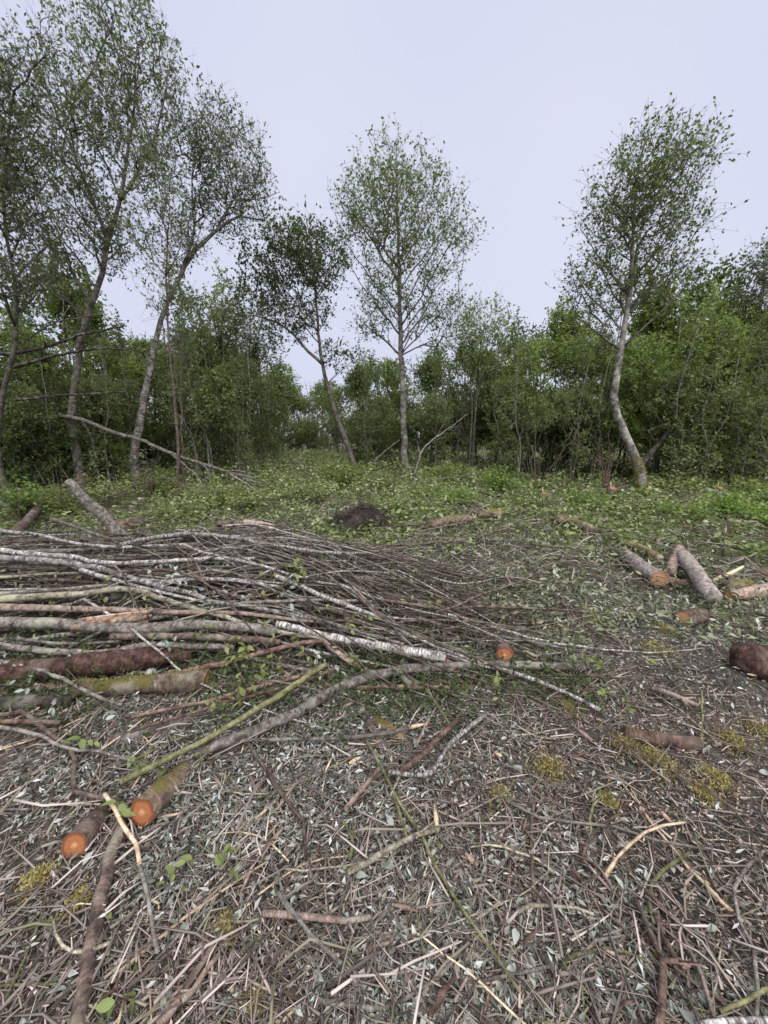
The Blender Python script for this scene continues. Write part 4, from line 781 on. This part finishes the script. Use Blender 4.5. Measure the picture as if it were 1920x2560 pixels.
# weathered split board on the heap
def board():
    a = hit(188, 1566, .07)[0]; b = hit(372, 1540, .07)[0]; d = unit(b - a); L = np.linalg.norm(b - a); s = np.array([0, .35, .94]); s = unit(s - d * np.dot(s, d)); n = np.cross(s, d)
    root = empty('split_board', a); tag(root, 'weathered split board of torn pinkish wood lying on the heap front', 'board')
    rng = np.random.default_rng(3)
    for k in range(9):
        o = (k - 4) / 4 * .042; st = rng.uniform(-.03, .03); P = np.array([a + s * o + d * st + n * rng.normal(0, .004), a + s * o * 1.05 + d * L * .5 + n * rng.normal(.004, .004), a + s * o * .8 + d * (L * rng.uniform(.9, 1.05)) + n * rng.normal(0, .003)])
        mb = MB(); tube(mb, resample(P, .05, .002, rng), .0085 * rng.uniform(.8, 1.3), 6, .15, rng=rng); link('splinter', mb.mesh('splinter', M['board'], a), root)
    mb = MB(); tube(mb, [a - n * .02, (a + b) / 2 - n * .02, b - n * .02], [.034, .036, .022], 8, .1); link('back', mb.mesh('back', M['board'], a), root)
board()

# poles buried in the heap and thin branches fanning out of it
CN = dict(grey='grey', birch='white-flecked', brown='brown', dark='blackish', lichen='lichen-crusted', red='reddish', pink='pinkish tan', green='olive-green', pale='pale split')
def heap_poles():
    rng = np.random.default_rng(21); mats = ['grey', 'birch', 'brown', 'grey', 'dark', 'brown', 'lichen', 'red']
    for k in range(66):
        y0 = rng.uniform(2.25, 4.2); sl = rng.normal(0, .10); x0 = rng.uniform(-5.6, -2.6); x1 = rng.uniform(-.9, 1.5); u = rng.uniform(.1, 1.02) ** .6
        xs = np.linspace(x0, x1, 9); ys = y0 + sl * (xs - x0) + .05 * np.sin(xs * rng.uniform(.8, 2) + rng.uniform(0, 6)); ys = np.clip(ys, 2.15, 4.5)
        r = rng.uniform(.010, .026); zz = ground(xs, ys) + np.maximum(pile_h(xs, ys) * u, r); zz = np.convolve(np.concatenate([[zz[0]] * 1, zz, [zz[-1]]]), [.25, .5, .25], 'valid')
        mt = mats[rng.integers(8)]; rod('heap_pole', '%s %s pole %s in the %s of the long brushwood heap' % ('thick' if r > .018 else 'slim', CN[mt], 'on top' if u > .85 else 'packed low' if u < .5 else 'packed midway', 'front face' if y0 < 2.9 else 'middle' if y0 < 3.5 else 'back'), 'pole', np.stack([xs, ys, zz], 1), [r, r * .8, r * .4], mt, 'poles packed in the heap', 7, .12, rng=rng, stubs=2)
    for k in range(165):
        x0 = rng.uniform(-2.4, .5); y0 = rng.uniform(2.3, 4.0); a = rng.normal(-.05, .38); L = rng.uniform(.7, 2.1)
        s = np.linspace(0, 1, 7); xs = x0 + s * L * cos(a); ys = y0 + s * L * sin(a) + .05 * np.sin(s * 5 + k); r = rng.uniform(.004, .011)
        zz = surf(xs, ys) + r + rng.uniform(0, .06) + .06 * s * rng.random() + .04 * np.sin(s * 4 + k)
        mt = mats[rng.integers(6)]; rod('heap_branch', '%s %s branch fanning over the %s of the heap, %s' % ('long' if L > 1.4 else 'short', CN[mt], 'front' if y0 < 2.9 else 'middle' if y0 < 3.5 else 'back', 'reaching far right' if x0 + L > 1 else 'ending mid-heap'), 'branch', np.stack([xs, ys, np.maximum(zz, ground(xs, ys) + r)], 1), [r, r * .7, r * .3], mt, 'thin branches fanning over the heap', 6, .09, rng=rng, stubs=3)
    for k in range(75):
        y0 = rng.uniform(2.6, 4.25); sl = rng.normal(-.03, .13); x0 = rng.uniform(-5.2, -2.2); x1 = rng.uniform(-.6, 1.2); u = rng.uniform(.75, 1.06)
        xs = np.linspace(x0, x1, 10); ys = np.clip(y0 + sl * (xs - x0) + .06 * np.sin(xs * rng.uniform(1, 2.4) + rng.uniform(0, 6)), 2.3, 4.5); r = rng.uniform(.006, .012)
        zz = ground(xs, ys) + np.maximum(pile_h(xs, ys) * u, r) + .02 * np.sin(xs * 2.2 + k); mt = ['grey', 'dark', 'grey', 'birch', 'brown', 'dark'][rng.integers(6)]
        rod('heap_rod', 'thin %s rod running lengthwise %s in the %s of the brushwood heap' % (CN[mt], 'on top' if u > .95 else 'just beneath', 'front' if y0 < 3.1 else 'middle' if y0 < 3.7 else 'back'), 'pole', np.stack([xs, ys, zz], 1), [r, r * .8, r * .4], mt, 'thin rods in the heap', 6, .12, rng=rng, stubs=4)
heap_poles()

# leafy sprigs caught in the heap: each leaf is its own piece
def leaf_shape(name, mat, L, W):
    rng = np.random.default_rng(4); s = np.linspace(0, 1, 6); V = []; q = []
    for i, t in enumerate(s):
        wd = W * math.sin(pi * min(1, t ** .8 * .98 + .01)) / 2; z = -.18 * L * t * t
        V += [[-wd, t * L, z + wd * .35], [0, t * L, z], [wd, t * L, z + wd * .35]]
    for i in range(5): 
        a = i * 3; q += [[a, a + 1, a + 4, a + 3], [a + 1, a + 2, a + 5, a + 4]]
    mb = MB(); mb.add(np.array(V, float), np.array(q)); return mb.mesh(name, M[mat])
LEAF = {'g': leaf_shape('leaf', 'leaf_sprig', .05, .027), 's': leaf_shape('leaf', 'leaf_silver', .055, .026), 'd': leaf_shape('leaf', 'leaf_under', .05, .026)}
from mathutils import Vector, Matrix
def sprig(label, p, d, L, n, kind, group, sc=1., rng=RNG):
    root = empty('leafy_sprig', p); tag(root, label, 'sprig', group); d = unit(np.asarray(d, float))
    P = resample([np.zeros(3), d * L * .5 + [0, 0, .02], d * L - [0, 0, .02]], .03, .003, rng); mb = MB(); tube(mb, P, np.linspace(.0028, .0012, len(P)), 4, rng=rng); link('stem', mb.mesh('stem', M['brown']), root)
    for k in range(n):
        i = int(len(P) * (.2 + .8 * k / n)); i = min(i, len(P) - 1); o = link('leaf', LEAF[kind], root, P[i])
        v = unit(d * .5 + rng.normal(0, .6, 3) - [0, 0, .35]); o.rotation_euler = Vector(v).to_track_quat('Y', 'Z').to_euler(); o.rotation_euler.rotate_axis('Y', rng.normal(0, .7)); f = sc * rng.uniform(.6, 1.25); o.scale = (f, f, f)
def sprigs():
    rng = np.random.default_rng(31)
    sets = [('g', 'yellow-green leafy sprig caught among the heap poles', 'yellow-green sprigs in the heap',
             [(740, 1420), (690, 1420), (770, 1405), (985, 1450), (1000, 1440), (1050, 1500), (1060, 1520), (800, 1530), (850, 1570), (1100, 1530), (960, 1590), (830, 1440), (700, 1470), (280, 1490), (330, 1500), (360, 1500), (870, 1640), (640, 1480), (240, 1480), (1130, 1480), (560, 1330), (1000, 1570), (900, 1555), (720, 1440)]),
            ('g', 'yellow-green leafy sprig at the heap front above the green pole', 'yellow-green sprigs at the heap front',
             [(610, 1640), (640, 1665), (660, 1690), (620, 1700), (600, 1600), (680, 1610), (700, 1650), (520, 1580), (560, 1580), (650, 1730), (740, 1640), (500, 1560), (600, 1730), (580, 1760), (680, 1580)]),
            ('s', 'sprig of silvery-backed leaves lying in the heap', 'silvery sprigs in the heap',
             [(430, 1430), (445, 1432), (480, 1475), (500, 1480), (520, 1485), (560, 1470), (580, 1500), (720, 1540), (740, 1545), (1005, 1520), (1130, 1535), (790, 1670), (820, 1680), (700, 1500), (870, 1400), (905, 1350)]),
            ('s', 'sprig of silvery-backed leaves over the rotten logs at left', 'silvery sprigs over the rotten logs',
             [(60, 1655), (90, 1665), (115, 1670), (30, 1640), (130, 1700), (145, 1745), (120, 1720), (380, 1670), (350, 1690), (265, 1780), (385, 1640)]),
            ('d', 'dark green leafy sprig lying on the litter below the heap', 'dark sprigs on the litter',
             [(400, 1910), (440, 1930), (330, 1900), (490, 1940), (540, 2130), (515, 2140), (1190, 1740), (1500, 1680), (1520, 1700), (1540, 1720), (1485, 1670), (1560, 1740), (1600, 1660), (340, 2490), (240, 1850), (290, 2005), (1430, 1660), (1240, 1700)])]
    for kind, lab, grp, pl in sets:
        for qi, (x, y) in enumerate(pl + [(x + rng.normal(0, 26), y + rng.normal(0, 18)) for x, y in pl if kind != 'd' ][::2]):
            p, t = hit(x + rng.normal(0, 4), y + rng.normal(0, 4), .06); a = rng.uniform(0, 6.28)
            if kind == 'd': lab2 = lab.replace('below the heap', 'beside the lower-left sawn logs' if x < 480 else 'at the lower left' if x < 600 else 'right of the heap tip') + (', larger' if qi % 2 else ', smaller')
            else: lab2 = lab + (' toward the left' if x < pl[0][0] - 60 else ' toward the right' if x > pl[0][0] + 120 else ', midway') + (', upper' if y < pl[0][1] else ', lower')
            sprig(lab2, p, (cos(a), sin(a) * .6 - .2, rng.uniform(-.1, .5)), rng.uniform(.08, .2), rng.integers(5, 9), kind, grp, rng.uniform(.7, 1.08), rng)
sprigs()

# ------------------------------------------------------------------ stumps, dark brush heap, fallen trunk, dead boughs
def stump(label, px, py, Y, r, h, seed):
    rng = np.random.default_rng(seed); b = at(px, py, Y); b[2] = ground(b[0], b[1]); root = empty('tree_stump', b); tag(root, label, 'stump')
    P = np.array([b - [0, 0, .05], b + [0, 0, h * .5], b + [.01, 0, h]]); mb = MB(); tube(mb, resample(P, .05, 0, rng), [r * 1.4, r * 1.1, r, r] if False else r * 1.1, 14, .06, rng=rng); link('bark', mb.mesh('bark', M['brown'], b), root)
    disc(root, b + [.01, 0, h], (-.1, -.5, .85), r * 1.1, 'cut', b, rng)
    q = b + np.array([-.03, .02, h]); mb = MB(); tube(mb, [q, q + [.005, 0, .08], q + [.0, 0, .17]], [.02, .014, .004], 5); link('torn_hinge', mb.mesh('torn_hinge', M['pale'], b), root)
stump('fresh orange-topped stump in the greenery left of the curved pale trunk', 1525, 1262, 9.2, .085, .32, 1)
stump('low orange-topped stump left of the taller fresh stump', 1357, 1268, 9.0, .10, .16, 2)
stump('pale-topped stump at right beyond the greenery', 1795, 1240, 9.8, .08, .25, 3)
def heap_mound():
    rng = np.random.default_rng(6); b = at(890, 1312, 6.3); b[2] = ground(b[0], b[1]) - .04; root = empty('brush_heap', b); tag(root, 'dark purplish-brown dome of soil and fine twigs in the greenery', 'brush heap')
    nu, nv = 26, 12; V = []
    for i in range(nv):
        ph = i / (nv - 1) * pi / 2
        for j in range(nu):
            th = j / nu * 2 * pi; r = .42 * cos(ph) * (1 + .12 * math.sin(3 * th + 1) + rng.normal(0, .04)); V.append([r * cos(th) * 1.3, r * sin(th), .38 * sin(ph) * (1 + rng.normal(0, .05)) * (1 + .2 * cos(th)) - .03])
    q = [[i * nu + j, i * nu + (j + 1) % nu, (i + 1) * nu + (j + 1) % nu, (i + 1) * nu + j] for i in range(nv - 1) for j in range(nu)]
    mb = MB(); mb.add(np.array(V), np.array(q)); link('soil', mb.mesh('soil', M['heap']), root)
    n = 1300; th = rng.uniform(0, 2 * pi, n); ph = np.arcsin(rng.random(n)); c = np.stack([.56 * np.cos(ph) * np.cos(th), .45 * np.cos(ph) * np.sin(th), .4 * np.sin(ph) * (1 + .2 * np.cos(th))], 1) * rng.uniform(.85, 1.12, (n, 1)); d = unit(rng.normal(0, 1, (n, 3)) * [1, 1, .6]) * rng.uniform(.05, .16, (n, 1))
    mb = MB(); sticks_vec(mb, c - d, c + d, rng.uniform(.0025, .006, n)); tag(link('twigs', mb.mesh('twigs', M['dark']), root), kind='stuff')
heap_mound()
def fallen():
    Y = 9.6; pts = [at(150, 1038, 10.4), at(215, 1052, 10.2), at(290, 1083, 10.), at(350, 1099, 9.8), at(430, 1135, 9.5), at(500, 1158, 9.2), at(570, 1180, 9.), at(640, 1196, 8.8)]
    root = empty('fallen_tree', pts[-1]); tag(root, 'fallen grey trunk hanging slantwise across the left thicket, forked tip down right', 'fallen tree'); b = pts[-1]
    mb = MB(); tube(mb, resample(pts, .15, .01), np.linspace(.055, .028, len(resample(pts, .15))), 9, .06); link('trunk', mb.mesh('trunk', M['grey'], b), root)
    for pl, r in [([(430, 1135, 9.5), (470, 1170, 9.2), (495, 1195, 9.), (510, 1222, 8.8)], .04), ([(500, 1158, 9.2), (520, 1175, 9.1), (522, 1198, 9.)], .03), ([(570, 1180, 9.), (610, 1205, 8.8), (655, 1236, 8.6)], .03), ([(600, 1188, 8.9), (640, 1205, 8.8), (690, 1212, 8.7)], .025), ([(560, 1178, 9.), (600, 1178, 8.9), (640, 1185, 8.8)], .022)]:
        P = resample([at(*p) for p in pl], .12, .008); mb = MB(); tube(mb, P, np.linspace(r, r * .3, len(P)), 6, .05); link('branch', mb.mesh('branch', M['grey'], b), root)
fallen()
def bough(label, pix, r, mat='dark', side=6, seed=0):
    rng = np.random.default_rng(seed); P = resample([at(*p) for p in pix], .12, .01, rng); mb = MB(); R = np.linspace(r, r * .35, len(P)); tube(mb, P, R, 6, .1, rng=rng)
    for k in range(side):
        i = rng.integers(2, len(P) - 1); d = unit(P[i] - P[i - 1]) * .6 + rng.normal(0, .5, 3); tube(mb, [P[i], P[i] + d * .15, P[i] + d * .35 + [0, 0, -.03]], [R[i] * .5, R[i] * .35, R[i] * .15], 4, rng=rng)
    o = link('dead_bough', mb.mesh('dead_bough', M[mat], P[0]), None, P[0]); tag(o, label, 'dead branch')
bough('uppermost dark dead bough sticking out right from the left thicket', [(-40, 888, 8.9), (60, 880, 8.8), (130, 862, 8.7), (210, 835, 8.6), (310, 814, 8.5)], .045, seed=1)
bough('second dark dead bough below the uppermost, at left', [(35, 918, 8.8), (130, 892, 8.6), (220, 875, 8.5), (330, 872, 8.4)], .04, seed=2)
bough('lowest level dark dead bough at left', [(40, 1000, 8.8), (130, 991, 8.6), (230, 985, 8.5), (320, 978, 8.4)], .035, seed=3)
bough('pale grey bowed dead branch above the dark dead boughs at left', [(75, 845, 9.2), (130, 810, 9.1), (200, 792, 9.), (270, 785, 8.9)], .02, 'grey', seed=4)
bough('grey branch arching in front of the thicket, left of the clump of bare stems', [(1035, 1190, 11), (1060, 1120, 11.2), (1110, 1080, 11.4), (1170, 1035, 11.6)], .03, 'grey', seed=5)
bough('leaning dead branch propped against the foot of the tall straight tree', [(930, 1160, 14), (960, 1130, 14.3), (1000, 1100, 14.6)], .04, 'grey', 2, seed=6)
bough('dead branch lying on the greenery at the right edge', [(1760, 1222, 9.4), (1830, 1238, 9.), (1920, 1262, 8.6)], .05, 'grey', 3, seed=7)
bough('thin dead branch crossing the greenery right of the brush heap', [(1010, 1225, 9.5), (1060, 1205, 9.8), (1120, 1195, 10), (1200, 1180, 10.2)], .022, 'grey', 5, seed=8)
bough('thin brown dead branch among the left greenery behind the leaning cut log', [(275, 1240, 7.6), (340, 1215, 7.6), (410, 1190, 7.7)], .022, 'brown', 4, seed=9)

# ------------------------------------------------------------------ litter
def polar(n, r0, r1, rng, ang=62, pw=1.):
    u = rng.random(n); r = (r0 ** (1 - pw) + u * (r1 ** (1 - pw) - r0 ** (1 - pw))) ** (1 / (1 - pw)) if pw != 1 else r0 * (r1 / r0) ** u
    a = np.radians(rng.uniform(-ang, ang, n)); return r * np.sin(a), r * np.cos(a)
def patch(x, y): return smooth(.25, .75, .5 + .2 * np.sin(1.9 * x + 1.3 * y) + .2 * np.sin(2.7 * y - 1.1 * x + 2) + .2 * np.sin(6.1 * x - 3.7 * y + 1) * np.sin(5.3 * y + 2.2 * x))
def litter():
    rng = np.random.default_rng(12)
    x, y = polar(185000, .45, 8.5, rng, 68, .7); k = rng.random(len(x)) < .2 + .8 * patch(x, y) * (1 - .35 * smooth(.0, 1.5, x)); x, y = x[k], y[k]; n = len(x)
    z = ground(x, y) + rng.random(n) ** 2 * .03 + .002; P = np.stack([x, y, z], 1); d = rng.normal(0, 1, (n, 3)); d[:, 2] *= .3
    L = rng.uniform(.012, .042, n) * (1 + .07 * y); mb = MB(); leaves(mb, P, d, L, L * rng.uniform(.16, .42, n), rng, up=.8, fold=.5)
    tag(link('leaf_litter', mb.mesh('leaf_litter', M['litter'], smooth_sh=False)), 'grey-green shredded leaves strewn over the clearing floor', 'leaf litter', kind='stuff')
    x, y = polar(110000, .45, 8., rng, 68, .7); k = rng.random(len(x)) < .2 + .8 * (1 - patch(x, y)) * (.45 + .55 * smooth(-.6, 1., x)); x, y = x[k], y[k]; n = len(x)
    P = np.stack([x, y, ground(x, y) + rng.random(n) ** 2 * .026 + .004], 1); d = rng.normal(0, 1, (n, 3)); d[:, 2] *= .3
    L = rng.uniform(.005, .021, n) * (1 + .08 * y); mb = MB(); leaves(mb, P, d, L, L * rng.uniform(.2, .5, n), rng, up=1, fold=.1)
    tag(link('wood_chips', mb.mesh('wood_chips', M['chips'], smooth_sh=False)), 'pinkish wood chips and sawdust scattered over the clearing floor', 'wood chips', kind='stuff')
    x, y = polar(28000, .45, 9, rng, 68, .75); n = len(x); a = rng.uniform(0, pi, n); Lh = rng.gamma(1.6, .022, n) + .012
    c = np.stack([x, y, ground(x, y) + rng.random(n) ** 2 * .035 + .004], 1); d = np.stack([np.cos(a), np.sin(a), rng.normal(0, .12, n)], 1) * Lh[:, None]
    bend = rng.normal(0, .1, (n, 3)) * Lh[:, None]; mb = MB(); sticks_vec(mb, c - d, c + d, rng.uniform(.0009, .0032, n) * (1 + .08 * y), bend)
    tag(link('fine_twigs', mb.mesh('fine_twigs', M['twigs'])), 'fine broken twigs scattered all over the clearing floor', 'twigs', kind='stuff')
    n = 2600; x, y = polar(n, .5, 6, rng, 66, .8); k = pile_h(x, y) < .1; x, y = x[k], y[k]; n = len(x); a = rng.uniform(0, pi, n); Lh = rng.gamma(2., .03, n) + .02
    c = np.stack([x, y, ground(x, y) + rng.random(n) * .03 + .01], 1); d = np.stack([np.cos(a), np.sin(a), rng.normal(0, .12, n)], 1) * Lh[:, None]; mb = MB(); sticks_vec(mb, c - d, c + d, rng.uniform(.0025, .006, n), rng.normal(0, .12, (n, 3)) * Lh[:, None])
    tag(link('broken_twigs', mb.mesh('broken_twigs', M['twigs'])), 'thicker broken twigs strewn among the fine litter', 'twigs', kind='stuff')
    # leaves and twigs trapped within and beneath the heap
    n = 30000; x = rng.uniform(-5, 1.6, n); y = rng.uniform(2.1, 4.4, n); u = rng.random(n) * 1.1; P = np.stack([x, y, ground(x, y) + pile_h(x, y) * u * .93 + .01], 1); d = rng.normal(0, 1, (n, 3)); L = rng.uniform(.02, .05, n)
    mb = MB(); leaves(mb, P, d, L, L * .5, rng, up=.5)
    n = 7000; x = rng.uniform(-2.6, 1.3, n); y = 2.15 + rng.normal(0, .2, n); k = np.sin(x * 4 + 1) * np.cos(y * 6 + x * 2) + rng.normal(0, .4, n) > -.2; x, y = x[k], y[k]; n = len(x)
    P = np.stack([x, y, surf(x, y) + rng.random(n) ** 1.5 * .11], 1); d = rng.normal(0, 1, (n, 3)); L = rng.uniform(.02, .055, n); fl = MB(); leaves(fl, P, d, L, L * rng.uniform(.3, .55, n), rng, up=.5)
    tag(link('wilted_leaves', fl.mesh('wilted_leaves', M['leaf_dark'], smooth_sh=False)), 'wilted green leaves bunched along the foot of the brushwood heap', 'leaves', kind='stuff')
    tag(link('trapped_leaves', mb.mesh('trapped_leaves', M['leaf_slash'], smooth_sh=False)), 'green leaves trapped all through the brushwood heap', 'leaves', kind='stuff')
    n = 6500; x = rng.uniform(-4.5, 1.8, n); y = rng.uniform(2.1, 4.5, n); c = np.stack([x, y, surf(x, y) + rng.uniform(-.12, .05, n) * np.minimum(1, pile_h(x, y) * 4 + .2)], 1); c[:, 2] = np.maximum(c[:, 2], ground(x, y) + .005)
    a = rng.normal(0, .9, n); d = np.stack([np.cos(a), np.sin(a), rng.normal(0, .45, n)], 1) * rng.uniform(.03, .16, (n, 1)); mb = MB(); sticks_vec(mb, c - d, c + d, rng.uniform(.001, .0028, n), rng.normal(0, .02, (n, 3)))
    tag(link('heap_twigs', mb.mesh('heap_twigs', M['heaptwig'])), 'fine twigs tangled over the brushwood heap', 'twigs', kind='stuff')
litter()
def loose():
    rng = np.random.default_rng(14); mats = ['grey', 'brown', 'grey', 'pink', 'green', 'red', 'brown', 'lichen', 'pale']
    for k in range(330):
        if k < 210: r = .75 * (2.4 / .75) ** rng.random(); lab, grp = 'stick loose on the foreground litter', 'loose sticks in the foreground'
        else: r = rng.uniform(2.4, 6.5); lab, grp = 'stick loose on the litter beside or beyond the heap', 'loose sticks farther off'
        a = radians(rng.uniform(-52, 52)); x, y = r * sin(a), r * cos(a)
        if r > 2.4 and pile_h(x, y) > .15: continue
        t = rng.uniform(0, pi); L = rng.uniform(.12, .6) * (1 if r < 2.4 else 1.7); s = np.linspace(-.5, .5, 6); bw = rng.normal(0, .1) * L
        xs = x + s * L * cos(t) - bw * (s * s * 4) * sin(t); ys = y + s * L * sin(t) + bw * (s * s * 4) * cos(t); rad = (.0022 + .006 * rng.random() ** 2) * (1 if r < 2.4 else 1.5)
        mt = mats[rng.integers(9)]; rod('loose_stick', '%s %s %s %s' % ('long' if L > .3 else 'short', CN[mt], lab, 'at left' if a < -.3 else 'at right' if a > .3 else 'near the middle'), 'stick', np.stack([xs, ys, ground(xs, ys) + rad + rng.uniform(.004, .03)], 1), [rad, rad * .6], mt, grp, 5, .05, rng=rng, jit=.0025, stubs=1)
    for k in range(170):                          # big pale leaves lying singly
        r = .8 * (4.5 / .8) ** rng.random(); a = radians(rng.uniform(-50, 50)); x, y = r * sin(a), r * cos(a)
        if pile_h(x, y) > .1: continue
        o = link('fallen_leaf', LEAF['s' if k % 4 else 'g'], None, (x, y, float(ground(x, y)) + .026)); o.rotation_euler = (rng.normal(0, .5), rng.normal(0, .6), rng.uniform(0, 6.28)); f = rng.uniform(.45, 1.05); o.scale = (f, f, f)
        zn = '%s leaf lying singly on the %s litter %s' % ('large' if f > .85 else 'small', 'nearest' if r < 1.4 else 'middle' if r < 2.4 else 'farther', 'at left' if a < -.3 else 'at right' if a > .3 else 'near the middle')
        if k % 4: tag(o, 'silvery ' + zn, 'leaf', 'silvery fallen leaves')
        else: tag(o, 'yellow-green ' + zn, 'leaf', 'yellow-green fallen leaves')
loose()
def slash_branches():
    rng = np.random.default_rng(15); mats = ['grey', 'brown', 'grey', 'dark', 'red']
    for k in range(70):
        y = rng.uniform(4.6, 11); x = rng.uniform(-1, 1) * (y + .3); a = rng.uniform(0, pi); L = rng.uniform(.5, 1.7); r = rng.uniform(.006, .018); s_ = np.linspace(-.5, .5, 6); bw = rng.normal(0, .1) * L
        xs = x + s_ * L * cos(a) - bw * (s_ * s_ * 4) * sin(a); ys = y + s_ * L * sin(a) + bw * (s_ * s_ * 4) * cos(a); t0 = rng.uniform(-.12, .18); mt = mats[rng.integers(5)]
        rod('slash_branch', '%s %s branch left lying in the %s greenery, %s' % ('long' if L > 1.1 else 'short', CN[mt], 'nearer' if y < 7 else 'farther', 'left of the tall straight tree' if x < -1 else 'right of the mossy logs' if x > 3.5 else 'around the middle'), 'branch', np.stack([xs, ys, ground(xs, ys) + .06 + rng.uniform(0, .12) + np.maximum(0, s_ + .5) * max(0, t0)], 1), [r, r * .7, r * .35], mt, 'slash branches in the greenery', 5, .12, rng=rng, stubs=3)
slash_branches()
def slivers():
    rng = np.random.default_rng(16)
    for k in range(90):
        r = .75 * (4.2 / .75) ** rng.random(); a = radians(rng.uniform(-50, 50)); x, y = r * sin(a), r * cos(a)
        if pile_h(x, y) > .05: continue
        t = rng.uniform(0, pi); L = rng.uniform(.03, .11); q = rng.uniform(.004, .011); z = float(ground(x, y)) + .03; mt = ['pink', 'pale', 'board', 'pink', 'red'][rng.integers(5)]; e = np.array([cos(t) * L, sin(t) * L, rng.normal(0, .012)])
        rod('wood_sliver', 'small %s sliver of %s wood on the %s litter %s' % ('chunky' if q > .0075 else 'thin', dict(pink='pinkish', pale='pale yellow', board='torn tan', red='reddish')[mt], 'nearest' if r < 1.5 else 'middle' if r < 2.6 else 'farther', 'at left' if a < -.3 else 'at right' if a > .3 else 'near the middle'), 'wood chip', [np.array([x, y, z]), np.array([x, y, z]) + e * .5, np.array([x, y, z]) + e], [q * .6, q, q * .5], mt, 'slivers of wood on the litter', 5, .03, .2, rng=rng, jit=.001)
slivers()
def moss_clump(label, px, py, R, n, seed, group=None):
    rng = np.random.default_rng(seed); b, t = hit(px, py, 0, ground); b[2] = ground(b[0], b[1]); R = 1.25 * R * t / F; x = rng.normal(0, .5, n) * R; y = rng.normal(0, .5, n) * R * 1.2; rr_ = np.hypot(x, y) / R
    P = np.stack([x, y, np.maximum(0, .4 * R * (1 - rr_ ** 2)) * rng.random(n) + .018 + ground(b[0] + x, b[1] + y) - b[2]], 1); d = rng.normal(0, .7, P.shape); d[:, 2] = np.abs(d[:, 2]) + .3
    mb = MB(); leaves(mb, P, d, rng.uniform(.008, .02, n), rng.uniform(.003, .007, n), rng, up=.6); o = empty('moss_clump', b); tag(o, label, 'moss', group); tag(link('tufts', mb.mesh('tufts', M['moss'], smooth_sh=False), o), kind='stuff')
moss_clump('yellow-green moss clump left of the pair in the open litter at right', 1372, 1930, 34, 900, 1)
moss_clump('yellow-green moss clump below the dark brown log at right', 1640, 1912, 34, 900, 2)
for i, (x, y, r, l) in enumerate([(1520, 2015, 16, 'below the two larger clumps'), (1790, 1960, 30, 'near the right edge, level with the larger clumps'), (1830, 1870, 34, 'just right of the dark brown log'), (1560, 1875, 30, 'under the left end of the dark brown log'), (1480, 1555, 26, 'beyond the long level branch tip'), (1660, 1580, 26, 'below the lone short sawn log'), (1640, 1630, 30, 'between the lone sawn log and the long dark log'), (1900, 1840, 26, 'at the right edge under the red log'),
    (1760, 1995, 26, 'lowest at the right side'), (200, 2265, 22, 'beside the dark flecked pole, lower left'), (570, 2330, 28, 'above the cracked reddish limb'), (90, 2220, 30, 'at the left edge below the small sawn log'), (1250, 2000, 22, 'at the start of the long wavy twig'), (1420, 1780, 24, 'at the tip of the long pale birch pole'), (1600, 1450, 22, 'left of the grey-brown sawn log end'), (1370, 1350, 22, 'near the old mossy log lying away'), (830, 1345, 20, 'behind the heap below the dark brush dome'), (640, 2520, 24, 'at the bottom edge left of centre'), (1370, 1420, 14, 'far behind the orange log end')]):
    moss_clump('small yellow-green moss patch ' + l, x, y, r, 520, 10 + i, 'small moss patches')
